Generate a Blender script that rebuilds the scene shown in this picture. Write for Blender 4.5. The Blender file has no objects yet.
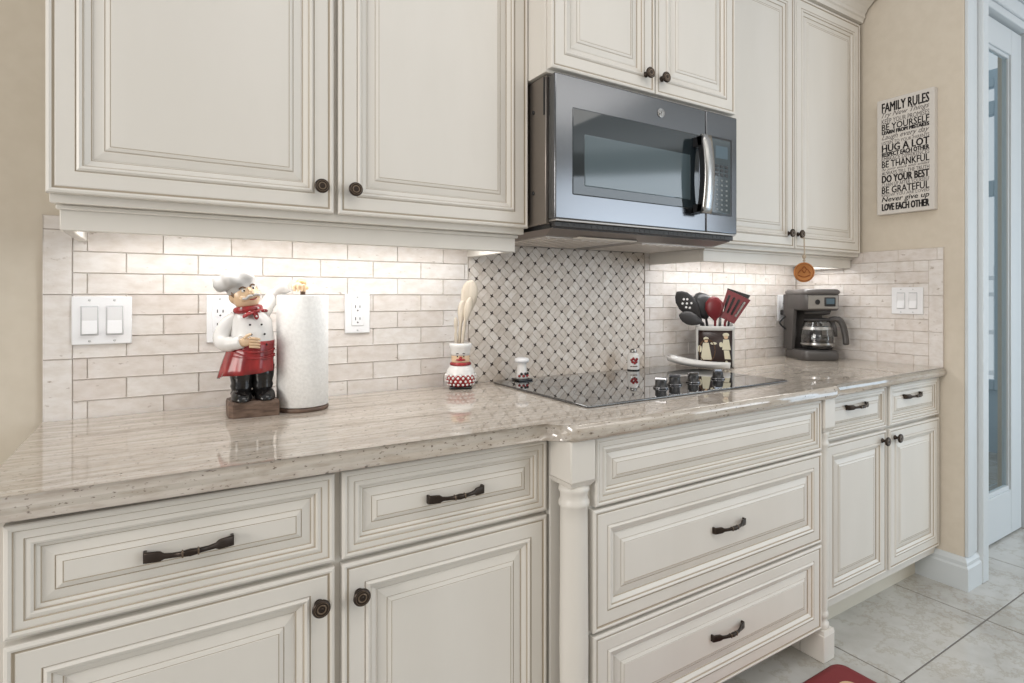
import bpy, bmesh, math, random
from mathutils import Vector, Matrix
random.seed(4)
PI = math.pi
D = bpy.data
COL = bpy.context.scene.collection
CT = .842            # countertop height
WX = 2.785           # right wall plane

# ------------------------------------------------------------------ materials
def principled(name, col=(.8, .8, .8), rough=.5, metal=0., spec=.5, **kw):
    m = D.materials.new(name); m.use_nodes = True
    b = m.node_tree.nodes['Principled BSDF']
    b.inputs['Base Color'].default_value = (*col, 1)
    b.inputs['Roughness'].default_value = rough
    b.inputs['Metallic'].default_value = metal
    b.inputs['Specular IOR Level'].default_value = spec
    for k, v in kw.items():
        b.inputs[k.replace('_', ' ')].default_value = v
    return m
def nodes(m): return m.node_tree.nodes, m.node_tree.links, m.node_tree.nodes['Principled BSDF']
def noise_col(m, c1, c2, scale=(1, 1, 1), nscale=8, detail=6, lo=.35, hi=.65, bump=0., bdist=.002):
    n, l, b = nodes(m)
    tc = n.new('ShaderNodeTexCoord'); mp = n.new('ShaderNodeMapping'); mp.inputs['Scale'].default_value = scale
    nt = n.new('ShaderNodeTexNoise'); nt.inputs['Scale'].default_value = nscale; nt.inputs['Detail'].default_value = detail
    r = n.new('ShaderNodeValToRGB')
    r.color_ramp.elements[0].position = lo; r.color_ramp.elements[1].position = hi
    r.color_ramp.elements[0].color = (*c1, 1); r.color_ramp.elements[1].color = (*c2, 1)
    l.new(tc.outputs['Object'], mp.inputs['Vector']); l.new(mp.outputs['Vector'], nt.inputs['Vector'])
    l.new(nt.outputs['Fac'], r.inputs['Fac']); l.new(r.outputs['Color'], b.inputs['Base Color'])
    if bump:
        bp = n.new('ShaderNodeBump'); bp.inputs['Strength'].default_value = bump; bp.inputs['Distance'].default_value = bdist
        l.new(nt.outputs['Fac'], bp.inputs['Height']); l.new(bp.outputs['Normal'], b.inputs['Normal'])
    return mp.outputs['Vector'], r.outputs['Color']
def mixc(m, a, b_, fac, mode='MULTIPLY'):
    n, l, _ = nodes(m)
    x = n.new('ShaderNodeMix'); x.data_type = 'RGBA'; x.blend_type = mode
    if isinstance(fac, (int, float)): x.inputs[0].default_value = fac
    else: l.new(fac, x.inputs[0])
    for s, v in ((6, a), (7, b_)):
        if isinstance(v, tuple): x.inputs[s].default_value = (*v, 1)
        else: l.new(v, x.inputs[s])
    return x.outputs[2]
def island_ramp(m, stops):
    n, l, _ = nodes(m)
    g = n.new('ShaderNodeNewGeometry'); r = n.new('ShaderNodeValToRGB')
    e = r.color_ramp.elements
    e[0].position, e[0].color = stops[0][0], (*stops[0][1], 1)
    e[1].position, e[1].color = stops[-1][0], (*stops[-1][1], 1)
    for p, c in stops[1:-1]:
        k = e.new(p); k.color = (*c, 1)
    l.new(g.outputs['Random Per Island'], r.inputs['Fac'])
    return r.outputs['Color'], g.outputs['Random Per Island']
def ramp(m, src, stops):
    n, l, _ = nodes(m); r = n.new('ShaderNodeValToRGB'); e = r.color_ramp.elements
    e[0].position, e[0].color = stops[0][0], (*stops[0][1], 1)
    e[1].position, e[1].color = stops[-1][0], (*stops[-1][1], 1)
    for p, c in stops[1:-1]:
        k = e.new(p); k.color = (*c, 1)
    l.new(src, r.inputs['Fac']); return r.outputs['Color']
def tex_noise(m, vec, scale, detail=5, rough=.55):
    n, l, _ = nodes(m); t = n.new('ShaderNodeTexNoise')
    t.inputs['Scale'].default_value = scale; t.inputs['Detail'].default_value = detail; t.inputs['Roughness'].default_value = rough
    if vec is not None: l.new(vec, t.inputs['Vector'])
    return t.outputs['Fac']
def mapping(m, scale=(1, 1, 1)):
    n, l, _ = nodes(m); tc = n.new('ShaderNodeTexCoord'); mp = n.new('ShaderNodeMapping'); mp.inputs['Scale'].default_value = scale
    l.new(tc.outputs['Object'], mp.inputs['Vector']); return mp.outputs['Vector']

M = {}
M['paint'] = principled('cream_paint', (.70, .665, .58), .38)
noise_col(M['paint'], (.69, .655, .598), (.715, .68, .625), (1, 1, .25), 9, 4)
M['glaze'] = principled('antique_glaze', (.42, .355, .275), .55)
M['paintdark'] = principled('cabinet_shell_paint', (.66, .62, .53), .45)
M['wall'] = principled('beige_wall_paint', (.62, .545, .435), .95, 0, .05)
noise_col(M['wall'], (.615, .55, .455), (.64, .575, .48), (1, 1, 1), 30, 5)
M['white'] = principled('white_trim_paint', (.60, .635, .65), .4)
M['ceil'] = principled('ceiling_paint', (.85, .83, .79), .8)
M['bronze'] = principled('dark_bronze', (.05, .038, .031), .36, .85)
M['bronzelight'] = principled('worn_bronze', (.20, .15, .11), .35, .9)
M['steel'] = principled('black_stainless', (.16, .165, .175), .17, 1.)
M['steeldark'] = principled('dark_steel_case', (.27, .24, .215), .38, .9)
M['chrome'] = principled('polished_steel', (.40, .395, .385), .27, 1.)
M['black'] = principled('black_plastic', (.015, .015, .016), .3)
M['blackmatte'] = principled('matte_black_plastic', (.03, .028, .028), .5)
M['winglass'] = principled('dark_oven_glass', (.02, .028, .033), .04, 0, .7)
M['winmesh'] = principled('oven_window_screen', (.075, .105, .12), .08, 0, .8)
M['panelglass'] = principled('control_glass', (.055, .075, .085), .08, 0, .8)
M['lcd'] = principled('lcd_screen', (.05, .075, .09), .2)
M['lcd'].node_tree.nodes['Principled BSDF'].inputs['Emission Color'].default_value = (.35, .55, .7, 1)
M['lcd'].node_tree.nodes['Principled BSDF'].inputs['Emission Strength'].default_value = .08
M['print'] = principled('pale_print', (.22, .24, .245), .5)
M['cookglass'] = principled('cooktop_glass', (.012, .013, .014), .03, 0, 1., Coat_Weight=.6, Coat_IOR=1.8, Coat_Roughness=.02)
M['plate'] = principled('white_plastic', (.82, .82, .83), .3)
M['plate2'] = principled('white_rocker', (.56, .56, .565), .3)
M['slot'] = principled('socket_hole', (.04, .04, .04), .6)
M['rug'] = principled('dark_red_mat', (.20, .025, .028), .75)
M['tan'] = principled('tan_print', (.62, .42, .26), .8)
M['rugdark'] = principled('mat_edge', (.10, .02, .02), .8)
# countertop stone: cream with lengthwise veins and dark pits
m = M['stone'] = principled('veined_stone', (.7, .62, .53), .035, 0, 1.0)
n, l, b = nodes(m)
v = mapping(m, (.5, 15, 15)); v2 = mapping(m, (.25, 1, 1)); v3 = mapping(m, (.6, 1, 1.1))
c1 = ramp(m, tex_noise(m, v, 3.1, 9, .62), [(.3, (.385, .335, .28)), (.43, (.455, .405, .345)), (.55, (.515, .465, .405)), (.75, (.59, .54, .48))])
c2 = ramp(m, tex_noise(m, v2, 90, 5), [(.38, (.80, .76, .72)), (.55, (1, 1, 1))])
c3 = ramp(m, tex_noise(m, v3, 165, 4, .55), [(.31, (.22, .17, .14)), (.385, (1, 1, 1))])
c = mixc(m, mixc(m, c1, c2, .75), c3, .9); l.new(c, b.inputs['Base Color'])
# travertine tile
m = M['tile'] = principled('travertine_tile', (.75, .7, .62), .42)
n, l, b = nodes(m)
c1, rnd = island_ramp(m, [(0, (.70, .645, .605)), (.5, (.735, .69, .655)), (1, (.77, .735, .705))])
c2 = ramp(m, tex_noise(m, mapping(m, (3, 3, 6)), 9, 6), [(.3, (.86, .83, .79)), (.62, (1, 1, 1))])
pit = tex_noise(m, mapping(m, (1, 1, 2.2)), 38, 5, .6)
c3 = ramp(m, pit, [(.27, (.45, .37, .30)), (.36, (1, 1, 1))])
l.new(mixc(m, mixc(m, c1, c2, 1.), c3, .85), b.inputs['Base Color'])
bp = n.new('ShaderNodeBump'); bp.inputs['Strength'].default_value = .25; bp.inputs['Distance'].default_value = .002
l.new(pit, bp.inputs['Height']); l.new(bp.outputs['Normal'], b.inputs['Normal'])
M['grout'] = principled('tile_grout', (.55, .48, .42), .9)
m = M['mosaic'] = principled('basketweave_marble', (.6, .55, .48), .4)
n, l, b = nodes(m)
c1, _ = island_ramp(m, [(0, (.63, .565, .50)), (.5, (.70, .64, .58)), (1, (.76, .71, .655))])
c2 = ramp(m, tex_noise(m, mapping(m), 45, 5), [(.3, (.84, .8, .76)), (.65, (1, 1, 1))])
l.new(mixc(m, c1, c2, 1.), b.inputs['Base Color'])
M['mosaicdot'] = principled('dark_mosaic_dot', (.05, .034, .027), .7)
M['mosaicgrout'] = principled('mosaic_grout', (.55, .49, .425), .9)
# floor marble
m = M['marble'] = principled('polished_marble', (.7, .66, .6), .13, 0, .5)
n, l, b = nodes(m)
v = mapping(m)
c1 = ramp(m, tex_noise(m, v, 3.3, 10, .65), [(.28, (.37, .35, .315)), (.43, (.48, .47, .44)), (.55, (.54, .535, .51)), (.8, (.60, .60, .58))])
w = tex_noise(m, v, 5.0, 12, .7)
c2 = ramp(m, w, [(.475, (1, 1, 1)), (.497, (.82, .78, .72)), (.503, (.82, .78, .72)), (.53, (1, 1, 1))])
c3, _ = island_ramp(m, [(0, (.93, .92, .9)), (1, (1, 1, 1))])
l.new(mixc(m, mixc(m, c1, c2, .8), c3, 1.), b.inputs['Base Color'])
M['floorgrout'] = principled('floor_grout', (.17, .155, .14), .9)
# objects
def ceramic(name, col, rough=.22): return principled(name, col, rough)
M['cwhite'] = ceramic('glazed_white', (.70, .685, .665)); M['cgrey'] = ceramic('glazed_grey_white', (.44, .425, .41), .4)
M['cskin'] = ceramic('glazed_skin', (.70, .50, .32)); M['cred'] = ceramic('glazed_red', (.42, .035, .035), .25)
noise_col(M['cred'], (.19, .014, .016), (.36, .03, .032), (1, 1, .6), 40, 4)
M['cblack'] = ceramic('glazed_black', (.012, .011, .011), .15); M['cbrown'] = ceramic('glazed_brown', (.13, .07, .035))
M['wood_dark'] = principled('brown_base_wood', (.12, .07, .05), .5)
noise_col(M['wood_dark'], (.075, .045, .032), (.19, .125, .09), (1, 1, 5), 30, 5, bump=.2)
M['wood_light'] = principled('pale_spoon_wood', (.70, .57, .40), .6)
noise_col(M['wood_light'], (.50, .43, .34), (.62, .55, .46), (8, 8, 1), 12, 4)
M['paper'] = principled('paper_towel', (.86, .85, .83), .95)
noise_col(M['paper'], (.82, .81, .79), (.89, .88, .86), (1, 1, 1), 140, 2, bump=.35, bdist=.003)
M['gold'] = principled('gold_finial', (.68, .46, .22), .35, .3)
M['redplastic'] = principled('deep_red_nylon', (.15, .010, .014), .35)
M['greyplastic'] = principled('grey_nylon', (.04, .04, .041), .32)
M['palegrey'] = principled('pale_grey_plastic', (.48, .47, .45), .4)
M['machine'] = principled('charcoal_plastic', (.066, .060, .057), .38)
M['machinedark'] = principled('charcoal_top', (.12, .11, .105), .3)
M['silver'] = principled('silver_panel', (.36, .34, .32), .42, .7)
M['copper'] = principled('copper_disc', (.46, .19, .06), .35, .5)
M['copperdark'] = principled('dark_copper_relief', (.28, .09, .025), .4, .6)
M['cordtan'] = principled('tan_cord', (.45, .36, .27), .8)
M['canvas'] = principled('pale_sign_canvas', (.62, .585, .54), .8)
M['ink'] = principled('charcoal_ink', (.05, .045, .045), .8); M['inkgrey'] = principled('grey_ink', (.13, .115, .11), .8)
M['crockdark'] = principled('dark_brown_print', (.022, .010, .008), .3)
M['crockcream'] = principled('cream_print', (.66, .62, .47), .3)
M['glass'] = principled('clear_glass', (.95, .97, .97), .03, Transmission_Weight=1., IOR=1.45)
M['doorglass'] = principled('door_glass', (.82, .92, .96), .04, Transmission_Weight=1., IOR=1.05)
M['coffee'] = principled('black_coffee', (.012, .006, .004), .1)
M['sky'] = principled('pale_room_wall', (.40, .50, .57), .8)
M['exterior'] = principled('window_daylight', (.4, .8, .85), .8)
bb = M['exterior'].node_tree.nodes['Principled BSDF']; bb.inputs['Emission Color'].default_value = (.45, .80, .85, 1); bb.inputs['Emission Strength'].default_value = .8
M['tray'] = principled('hood_underside', (.22, .19, .175), .35, .8)
M['knob_alu'] = principled('filter_metal', (.62, .58, .54), .4, .6)
M['knobmetal'] = principled('smoked_metal', (.22, .22, .23), .2, 1.)
M['lens'] = principled('warm_lamp_lens', (.8, .74, .66), .4)
M['strip'] = principled('led_strip_lens', (.9, .88, .85), .4)

# ------------------------------------------------------------------ geometry helpers
ORG = {}
def link(o): COL.objects.link(o); return o
def thing(name, label, cat, loc, rotz=0, group=None):
    o = D.objects.new(name, None); link(o); o.location = loc; o.rotation_euler = (0, 0, rotz); o.empty_display_size = .05
    o['label'] = label; o['category'] = cat
    if group: o['group'] = group
    ORG[o] = Vector(loc); return o
def obj(name, bm, mats, parent=None, local=False, label=None, kind=None, recalc=True):
    """link bm as one mesh; coordinates are world unless local (then the parent's frame)"""
    if recalc: bmesh.ops.recalc_face_normals(bm, faces=bm.faces)
    if not isinstance(mats, (list, tuple)): mats = [mats]
    org = Vector((0, 0, 0))
    if parent is not None: org = ORG.get(parent, Vector((0, 0, 0)))
    if not local and parent is not None: bmesh.ops.translate(bm, verts=bm.verts, vec=-org)
    me = D.meshes.new(name); bm.to_mesh(me); bm.free()
    for x in mats: me.materials.append(M[x] if isinstance(x, str) else x)
    o = link(D.objects.new(name, me)); o.parent = parent; ORG[o] = Vector((0, 0, 0)) if local else org
    if label: o['label'] = label
    if kind: o['kind'] = kind
    return o
def solo(name, bm, mats, label, cat, group=None, **k):
    o = obj(name, bm, mats, None, **k); o['label'] = label; o['category'] = cat
    if group: o['group'] = group
    return o
def struct(name, bm, mats, label=None):
    return obj(name, bm, mats, None, label=label, kind='structure')
NB = bmesh.new
def box(bm, x0, x1, y0, y1, z0, z1, bev=0., seg=2, mi=0, mat=None):
    r = bmesh.ops.create_cube(bm, size=1.)
    vs = r['verts']
    for v in vs:
        v.co = Vector(((x0 + x1) / 2 + v.co.x * (x1 - x0), (y0 + y1) / 2 + v.co.y * (y1 - y0), (z0 + z1) / 2 + v.co.z * (z1 - z0)))
        if mat is not None: v.co = mat @ v.co
    fs = {f for v in vs for f in v.link_faces}
    for f in fs: f.material_index = mi
    if bev:
        es = list({e for v in vs for e in v.link_edges})
        r = bmesh.ops.bevel(bm, geom=es, offset=bev, segments=seg, profile=.5, affect='EDGES')
        for f in r['faces']: f.material_index = mi; f.smooth = True
    return vs
def loft(bm, rings, closed_u=True, cap=True, smooth=True, mi=0):
    """rings: lists of points of equal count"""
    R = [[bm.verts.new(p) for p in r] for r in rings]
    n = len(R[0])
    for a, b_ in zip(R[:-1], R[1:]):
        for i in range(n if closed_u else n - 1):
            j = (i + 1) % n
            try:
                f = bm.faces.new((a[i], a[j], b_[j], b_[i])); f.smooth = smooth; f.material_index = mi
            except ValueError: pass
    if cap:
        for r in (R[0], R[-1]):
            try:
                f = bm.faces.new(r); f.material_index = mi
            except ValueError: pass
    return R
def ell(c, rx, ry, n=20, rot=None, squash=1.):
    pts = []
    for i in range(n):
        t = 2 * PI * i / n
        x, y = math.cos(t), math.sin(t)
        if squash != 1.:
            x = math.copysign(abs(x) ** squash, x); y = math.copysign(abs(y) ** squash, y)
        p = Vector((x * rx, y * ry, 0))
        if rot is not None: p = rot @ p
        pts.append(Vector(c) + p)
    return pts
def lathe(bm, prof, c=(0, 0, 0), n=28, rot=None, mi=0, cap=True, smooth=True):
    rings = []
    for r, z in prof:
        o = Vector((0, 0, z))
        if rot is not None: o = rot @ o
        rings.append(ell(Vector(c) + o, max(r, 1e-4), max(r, 1e-4), n, rot))
    return loft(bm, rings, cap=cap, mi=mi, smooth=smooth)
def frame_from(t):
    t = t.normalized(); up = Vector((0, 0, 1)) if abs(t.z) < .9 else Vector((0, 1, 0))
    a = t.cross(up).normalized(); b_ = a.cross(t).normalized(); return a, b_
def tube(bm, pts, radii, n=12, flat=1., mi=0, up=None):
    pts = [Vector(p) for p in pts]
    if not isinstance(radii, (list, tuple)): radii = [radii] * len(pts)
    rings = []; pa = None
    for i, p in enumerate(pts):
        t = pts[min(i + 1, len(pts) - 1)] - pts[max(i - 1, 0)]
        if up is not None:
            a = t.normalized().cross(Vector(up)).normalized(); b_ = a.cross(t.normalized()).normalized()
        else:
            if pa is None: a, b_ = frame_from(t)
            else:
                a = (pa - t.normalized() * pa.dot(t.normalized())).normalized(); b_ = a.cross(t.normalized()).normalized()
            pa = a
        r = radii[i]; rx, ry = r if isinstance(r, tuple) else (r, r * flat)
        rings.append([p + a * math.cos(2 * PI * k / n) * rx + b_ * math.sin(2 * PI * k / n) * ry for k in range(n)])
    return loft(bm, rings, mi=mi)
def ball(bm, c, r, seg=16, mi=0, rot=None):
    if not isinstance(r, tuple): r = (r, r, r)
    x = bmesh.ops.create_uvsphere(bm, u_segments=seg, v_segments=max(8, seg // 2 + 2), radius=1.)
    for v in x['verts']:
        p = Vector((v.co.x * r[0], v.co.y * r[1], v.co.z * r[2]))
        if rot is not None: p = rot @ p
        v.co = p + Vector(c)
    for f in {f for v in x['verts'] for f in v.link_faces}: f.smooth = True; f.material_index = mi
    return x['verts']
def prism(bm, poly, y0, y1, mi=0):
    """polygon of (x, z) extruded along y"""
    a = [bm.verts.new((x, y0, z)) for x, z in poly]; b_ = [bm.verts.new((x, y1, z)) for x, z in poly]
    n = len(poly); fs = [bm.faces.new(a), bm.faces.new(b_)] + [bm.faces.new((a[i], a[(i + 1) % n], b_[(i + 1) % n], b_[i])) for i in range(n)]
    for f in fs: f.material_index = mi
    return a + b_
def smooth_path(pts, k=6):
    pts = [Vector(p) for p in pts]; out = []
    for i in range(len(pts) - 1):
        p0, p1, p2, p3 = pts[max(i - 1, 0)], pts[i], pts[i + 1], pts[min(i + 2, len(pts) - 1)]
        for j in range(k):
            t = j / k
            out.append(.5 * ((2 * p1) + (p2 - p0) * t + (2 * p0 - 5 * p1 + 4 * p2 - p3) * t * t + (3 * p1 - p0 - 3 * p2 + p3) * t ** 3))
    out.append(pts[-1]); return out

# raised panel fronts: list of (inset, depth, glaze flag for the segment that ends here)
DOOR = [(0, 0, 0), (0, .017, 0), (.0015, .0192, 0), (.005, .0205, 0), (.0085, .0192, 0), (.0098, .0168, 1), (.0125, .0175, 1), (.014, .0185, 0),
        (.041, .0185, 0), (.0425, .0165, 1), (.044, .019, 0), (.0475, .0215, 0), (.052, .0195, 0), (.0535, .0165, 1), (.0555, .0165, 0),
        (.064, .0125, 0), (.0655, .010, 1), (.067, .010, 0), (.0685, .011, 0), (.084, .0145, 0), (.0852, .0135, 1), (.0865, .0155, 0), (.0925, .0175, 0), (.0938, .0168, 1), (.0945, .0175, 0)]
DRAW = [(0, 0, 0), (0, .017, 0), (.0015, .0192, 0), (.005, .0205, 0), (.0085, .0192, 0), (.0098, .0168, 1), (.012, .0175, 0),
        (.0195, .0175, 0), (.0207, .0155, 1), (.0225, .0165, 0), (.0265, .0175, 0), (.0295, .016, 0), (.0307, .0125, 1), (.0325, .0125, 0), (.0355, .0105, 0), (.0367, .009, 1),
        (.038, .0095, 0), (.050, .0125, 0), (.0511, .0115, 1), (.0522, .0135, 0), (.0585, .0165, 0), (.0597, .0158, 1), (.0603, .0165, 0)]
def panel(name, x0, x1, z0, z1, yb, parent, prof=DOOR, k=1., label=None):
    bm = NB(); rings = []
    for a, d, g in prof:
        a *= k
        rings.append([bm.verts.new((x0 + a, yb - d, z0 + a)), bm.verts.new((x1 - a, yb - d, z0 + a)), bm.verts.new((x1 - a, yb - d, z1 - a)), bm.verts.new((x0 + a, yb - d, z1 - a))])
    for i in range(len(rings) - 1):
        for j in range(4):
            f = bm.faces.new((rings[i][j], rings[i][(j + 1) % 4], rings[i + 1][(j + 1) % 4], rings[i + 1][j]))
            f.material_index = prof[i + 1][2]
    bm.faces.new(rings[-1]); bm.faces.new(rings[0])
    return obj(name, bm, ['paint', 'glaze'], parent, label=label)

# shared hardware meshes
def knob_mesh():
    bm = NB(); rot = Matrix.Rotation(PI / 2, 3, 'X')      # local z -> -y
    lathe(bm, [(.0, 0), (.0085, 0), (.0085, .0025), (.0055, .005), (.005, .011), (.008, .0145), (.0145, .017), (.0158, .0195), (.0155, .0225), (.0125, .0245)], (0, 0, 0), 28, rot)
    lathe(bm, [(.0118, .0245), (.0112, .0225), (.0092, .0225), (.0085, .0245)], (0, 0, 0), 28, rot, cap=False, mi=0)
    lathe(bm, [(.0085, .0243), (.0075, .0252), (.006, .0245), (.0048, .0225)], (0, 0, 0), 28, rot, cap=False, mi=1)
    lathe(bm, [(.0125, .0243), (.0118, .0248), (.0112, .0243)], (0, 0, 0), 28, rot, cap=False, mi=1)
    lathe(bm, [(.0048, .0222), (.0035, .0245), (.001, .0252)], (0, 0, 0), 20, rot, mi=0)
    bmesh.ops.recalc_face_normals(bm, faces=bm.faces)
    me = D.meshes.new('knob'); bm.to_mesh(me); bm.free(); me.materials.append(M['bronze']); me.materials.append(M['bronzelight']); return me
KNOB = knob_mesh()
def pull_mesh(L=.122):
    bm = NB()
    st = [(-.5, .0, .0085, .0035), (-.5, .008, .0085, .0035), (-.485, .010, .0086, .0032), (-.36, .0138, .0083, .003), (-.325, .0152, .0078, .003), (-.285, .0175, .0044, .003), (-.2, .0212, .0036, .0034), (-.10, .0232, .0038, .0038),
          (-.098, .0232, .0047, .0046), (-.078, .0235, .0047, .0046), (-.076, .0235, .0041, .0042), (-.06, .0238, .0046, .0046), (0, .0243, .0054, .005)]
    st = st + [(-a, d, h, w) for a, d, h, w in reversed(st[:-1])]
    rings = []
    for i, (a, d, h, w) in enumerate(st):
        x = a * L; rr = []
        for q in range(12):
            t = 2 * PI * q / 12; cx, cy = math.cos(t), math.sin(t)
            cx = math.copysign(abs(cx) ** .5, cx); cy = math.copysign(abs(cy) ** .5, cy)
            rr.append(Vector((x, -d - cy * w, cx * h)))
        rings.append(rr)
    loft(bm, rings)
    for s in (-1, 1):
        box(bm, s * L / 2 - .004 if s > 0 else -L / 2 - .001, s * L / 2 + .001 if s > 0 else -L / 2 + .004, -.011, 0, -.0085, .0085, .001)
    for s in (-1, 1):   # worn highlights on the end plates and the centre bands
        box(bm, s * .088 * L - .0012, s * .088 * L + .0012, -.0286, -.019, -.0049, .0049, .0004, 1, 1)
    bmesh.ops.recalc_face_normals(bm, faces=bm.faces)
    me = D.meshes.new('pull'); bm.to_mesh(me); bm.free(); me.materials.append(M['bronze']); me.materials.append(M['bronzelight']); return me
PULL = pull_mesh()
def fit(name, me, parent, x, y, z, label=None):
    o = link(D.objects.new(name, me)); o.parent = parent; o.location = Vector((x, y, z)) - ORG[parent]; ORG[o] = Vector((0, 0, 0))
    if label: o['label'] = label
    return o
def bold_text(s, x0, x1, z0, z1, y, depth, shear, b, mi):
    out = NB()
    for dx, dz in ([(-b, -b * .6), (0, 0), (b, b * .6), (-b, b * .6), (b, -b * .6)] if b else [(0, 0)]):
        merge(out, text_bm(s, x0 + b + dx, x1 - b + dx, z0 + b * .6 + dz, z1 - b * .6 + dz, y, depth + .00004 * dx / (b or 1), shear, 0., mi=mi))
    return out
def text_bm(s, x0, x1, z0, z1, y, depth=.0012, shear=0., bold=0., target=None, mi=0):
    cu = D.curves.new('text', 'FONT'); cu.body = s; cu.size = 1.; cu.extrude = .01; cu.offset = bold; cu.shear = shear; cu.resolution_u = 2
    o = link(D.objects.new('text', cu)); bpy.context.view_layer.update()
    me = D.meshes.new_from_object(o.evaluated_get(bpy.context.evaluated_depsgraph_get()))
    D.objects.remove(o); D.curves.remove(cu)
    t = NB(); t.from_mesh(me); D.meshes.remove(me)
    xs = [v.co.x for v in t.verts]; ys = [v.co.y for v in t.verts]; zs = [v.co.z for v in t.verts]
    for v in t.verts:
        v.co = Vector((x0 + (v.co.x - min(xs)) / (max(xs) - min(xs)) * (x1 - x0), y - (0 if v.co.z < 0 else depth), z0 + (v.co.y - min(ys)) / (max(ys) - min(ys)) * (z1 - z0)))
    for f in t.faces: f.material_index = mi
    return t
def merge(bm, t):
    me = D.meshes.new('tmp'); t.to_mesh(me); t.free(); bm.from_mesh(me); D.meshes.remove(me)

# ------------------------------------------------------------------ the setting
# floor: square marble tiles over a grout bed
bm = NB(); P_ = .583; g = .0026
box(bm, -1.3, 6.2, -5.2, .2, -.03, -.0012, mi=1)
for i in range(-6, 8):
    for j in range(-8, 2):
        xa, ya = 2.02 + i * P_, -.835 + j * P_
        x0, x1, y0, y1 = max(xa + g, -1.3), min(xa + P_ - g, 6.2), max(ya + g, -5.2), min(ya + P_ - g, .2)
        if x1 - x0 > .01 and y1 - y0 > .01: box(bm, x0, x1, y0, y1, -.012, 0, .0008, 1)
struct('floor', bm, ['marble', 'floorgrout'], 'pale polished marble floor tiles with brown veins')
bm = NB(); box(bm, -1.3, 2.942, .012, .12, 0, 2.75); struct('wall_back', bm, 'wall', 'beige back wall behind the cabinets')
bm = NB(); box(bm, -1.3, -1.18, -.5, .012, 0, 2.75); struct('wall_left', bm, 'wall', 'beige painted wall left of the counter end')
bm = NB(); box(bm, WX, 2.942, -.700, .012, 0, 2.75, .004, 2); struct('wall_right', bm, 'wall', 'beige wall at the right end of the counter')
# far side of the room with a daylight window (seen only in reflections)
bm = NB()
for x0, x1, z0, z1 in [(-1.3, 4.4, 0, 2.75), (6.8, 10.5, 0, 2.75), (4.4, 6.8, 0, .9), (4.4, 6.8, 2.1, 2.75)]: box(bm, x0, x1, -5.2, -5.05, z0, z1)
struct('wall_front', bm, 'wall', 'beige wall opposite the cabinets')
bm = NB()
for x0, x1, z0, z1 in [(4.4, 4.46, .9, 2.1), (6.74, 6.8, .9, 2.1), (5.57, 5.63, .9, 2.1), (4.4, 6.8, .9, .96), (4.4, 6.8, 2.04, 2.1), (4.4, 6.8, 1.5, 1.53)]: box(bm, x0, x1, -5.16, -5.07, z0, z1, .004, 1)
struct('window_1', bm, 'white', 'white window opposite the cabinets')
bm = NB(); box(bm, -1.3, 10.5, -5.2, -2.5, 2.75, 2.85); struct('ceiling', bm, 'ceil', 'white ceiling over the room opposite the cabinets')

# baseboard on the right wall, wrapping the wall end
bm = NB()
prof = [(0, 0), (.020, 0), (.020, .085), (.014, .092), (.014, .105), (.009, .114), (.004, .120), (0, .122)]
path = [((WX, -.50), (-1, 0)), ((WX, -.70), (-1, -1)), ((2.890, -.70), (0, -1))]
rings = [[Vector((p[0] + q[0] * d, p[1] + q[1] * d, z)) for d, z in prof] for p, q in path]
loft(bm, rings, smooth=False); struct('baseboard_right', bm, 'white', 'tall white baseboard wrapping the wall end')
# casing on the end of the wall and its stepped edge
bm = NB(); box(bm, WX + .002, 2.845, -.712, -.700, .122, 2.75, .003, 2); box(bm, 2.849, 2.887, -.707, -.700, .122, 2.75, .003, 2); box(bm, 2.890, 2.944, -.724, -.700, .0, 2.75, .004, 2)
struct('trim_1', bm, 'white', 'white casing on the wall end beside the glass door')
# doorway beyond: wall, header moulding
bm = NB(); box(bm, 2.985, 3.03, -.60, -.46, 0, 2.75); box(bm, 2.985, 5.3, -.60, -.46, 2.42, 2.75); box(bm, 3.80, 5.3, -.60, -.46, 0, 2.42)
struct('wall_beyond', bm, 'wall', 'wall around the glass door beyond the kitchen')
bm = NB()
box(bm, 3.03, 3.72, -.625, -.55, 2.385, 2.42, .004, 2); box(bm, 3.0, 3.80, -.635, -.58, 2.42, 2.49, .006, 2); box(bm, 3.0, 3.80, -.655, -.60, 2.49, 2.53, .008, 2); box(bm, 3.69, 3.80, -.628, -.55, 0, 2.42, .004, 2)
struct('trim_2', bm, 'white', 'white moulded casing around the glass door')
bm = NB()
x0, x1, z0, z1 = 3.035, 3.675, .008, 2.372
for a in [(x0, x0 + .09, z0, z1), (x1 - .125, x1, z0, z1), (x0 + .09, x1 - .125, z1 - .12, z1), (x0 + .09, x1 - .125, z0, z0 + .205)]:
    box(bm, a[0], a[1], -.60, -.56, a[2], a[3], .003, 1)
for a in [(x0 + .085, x0 + .105, z0 + .2, z1 - .115), (x1 - .132, x1 - .12, z0 + .2, z1 - .115), (x0 + .09, x1 - .125, z0 + .2, z0 + .222), (x0 + .09, x1 - .125, z1 - .135, z1 - .115)]:
    box(bm, a[0], a[1], -.592, -.568, a[2], a[3], .005, 2)
door = struct('door_1', bm, 'white', 'white framed glass door beyond the wall end')
bm = NB(); box(bm, x0 + .10, x1 - .135, -.583, -.577, z0 + .215, z1 - .13); obj('pane', bm, 'doorglass', door, label='clear glass pane of the white door')
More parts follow.
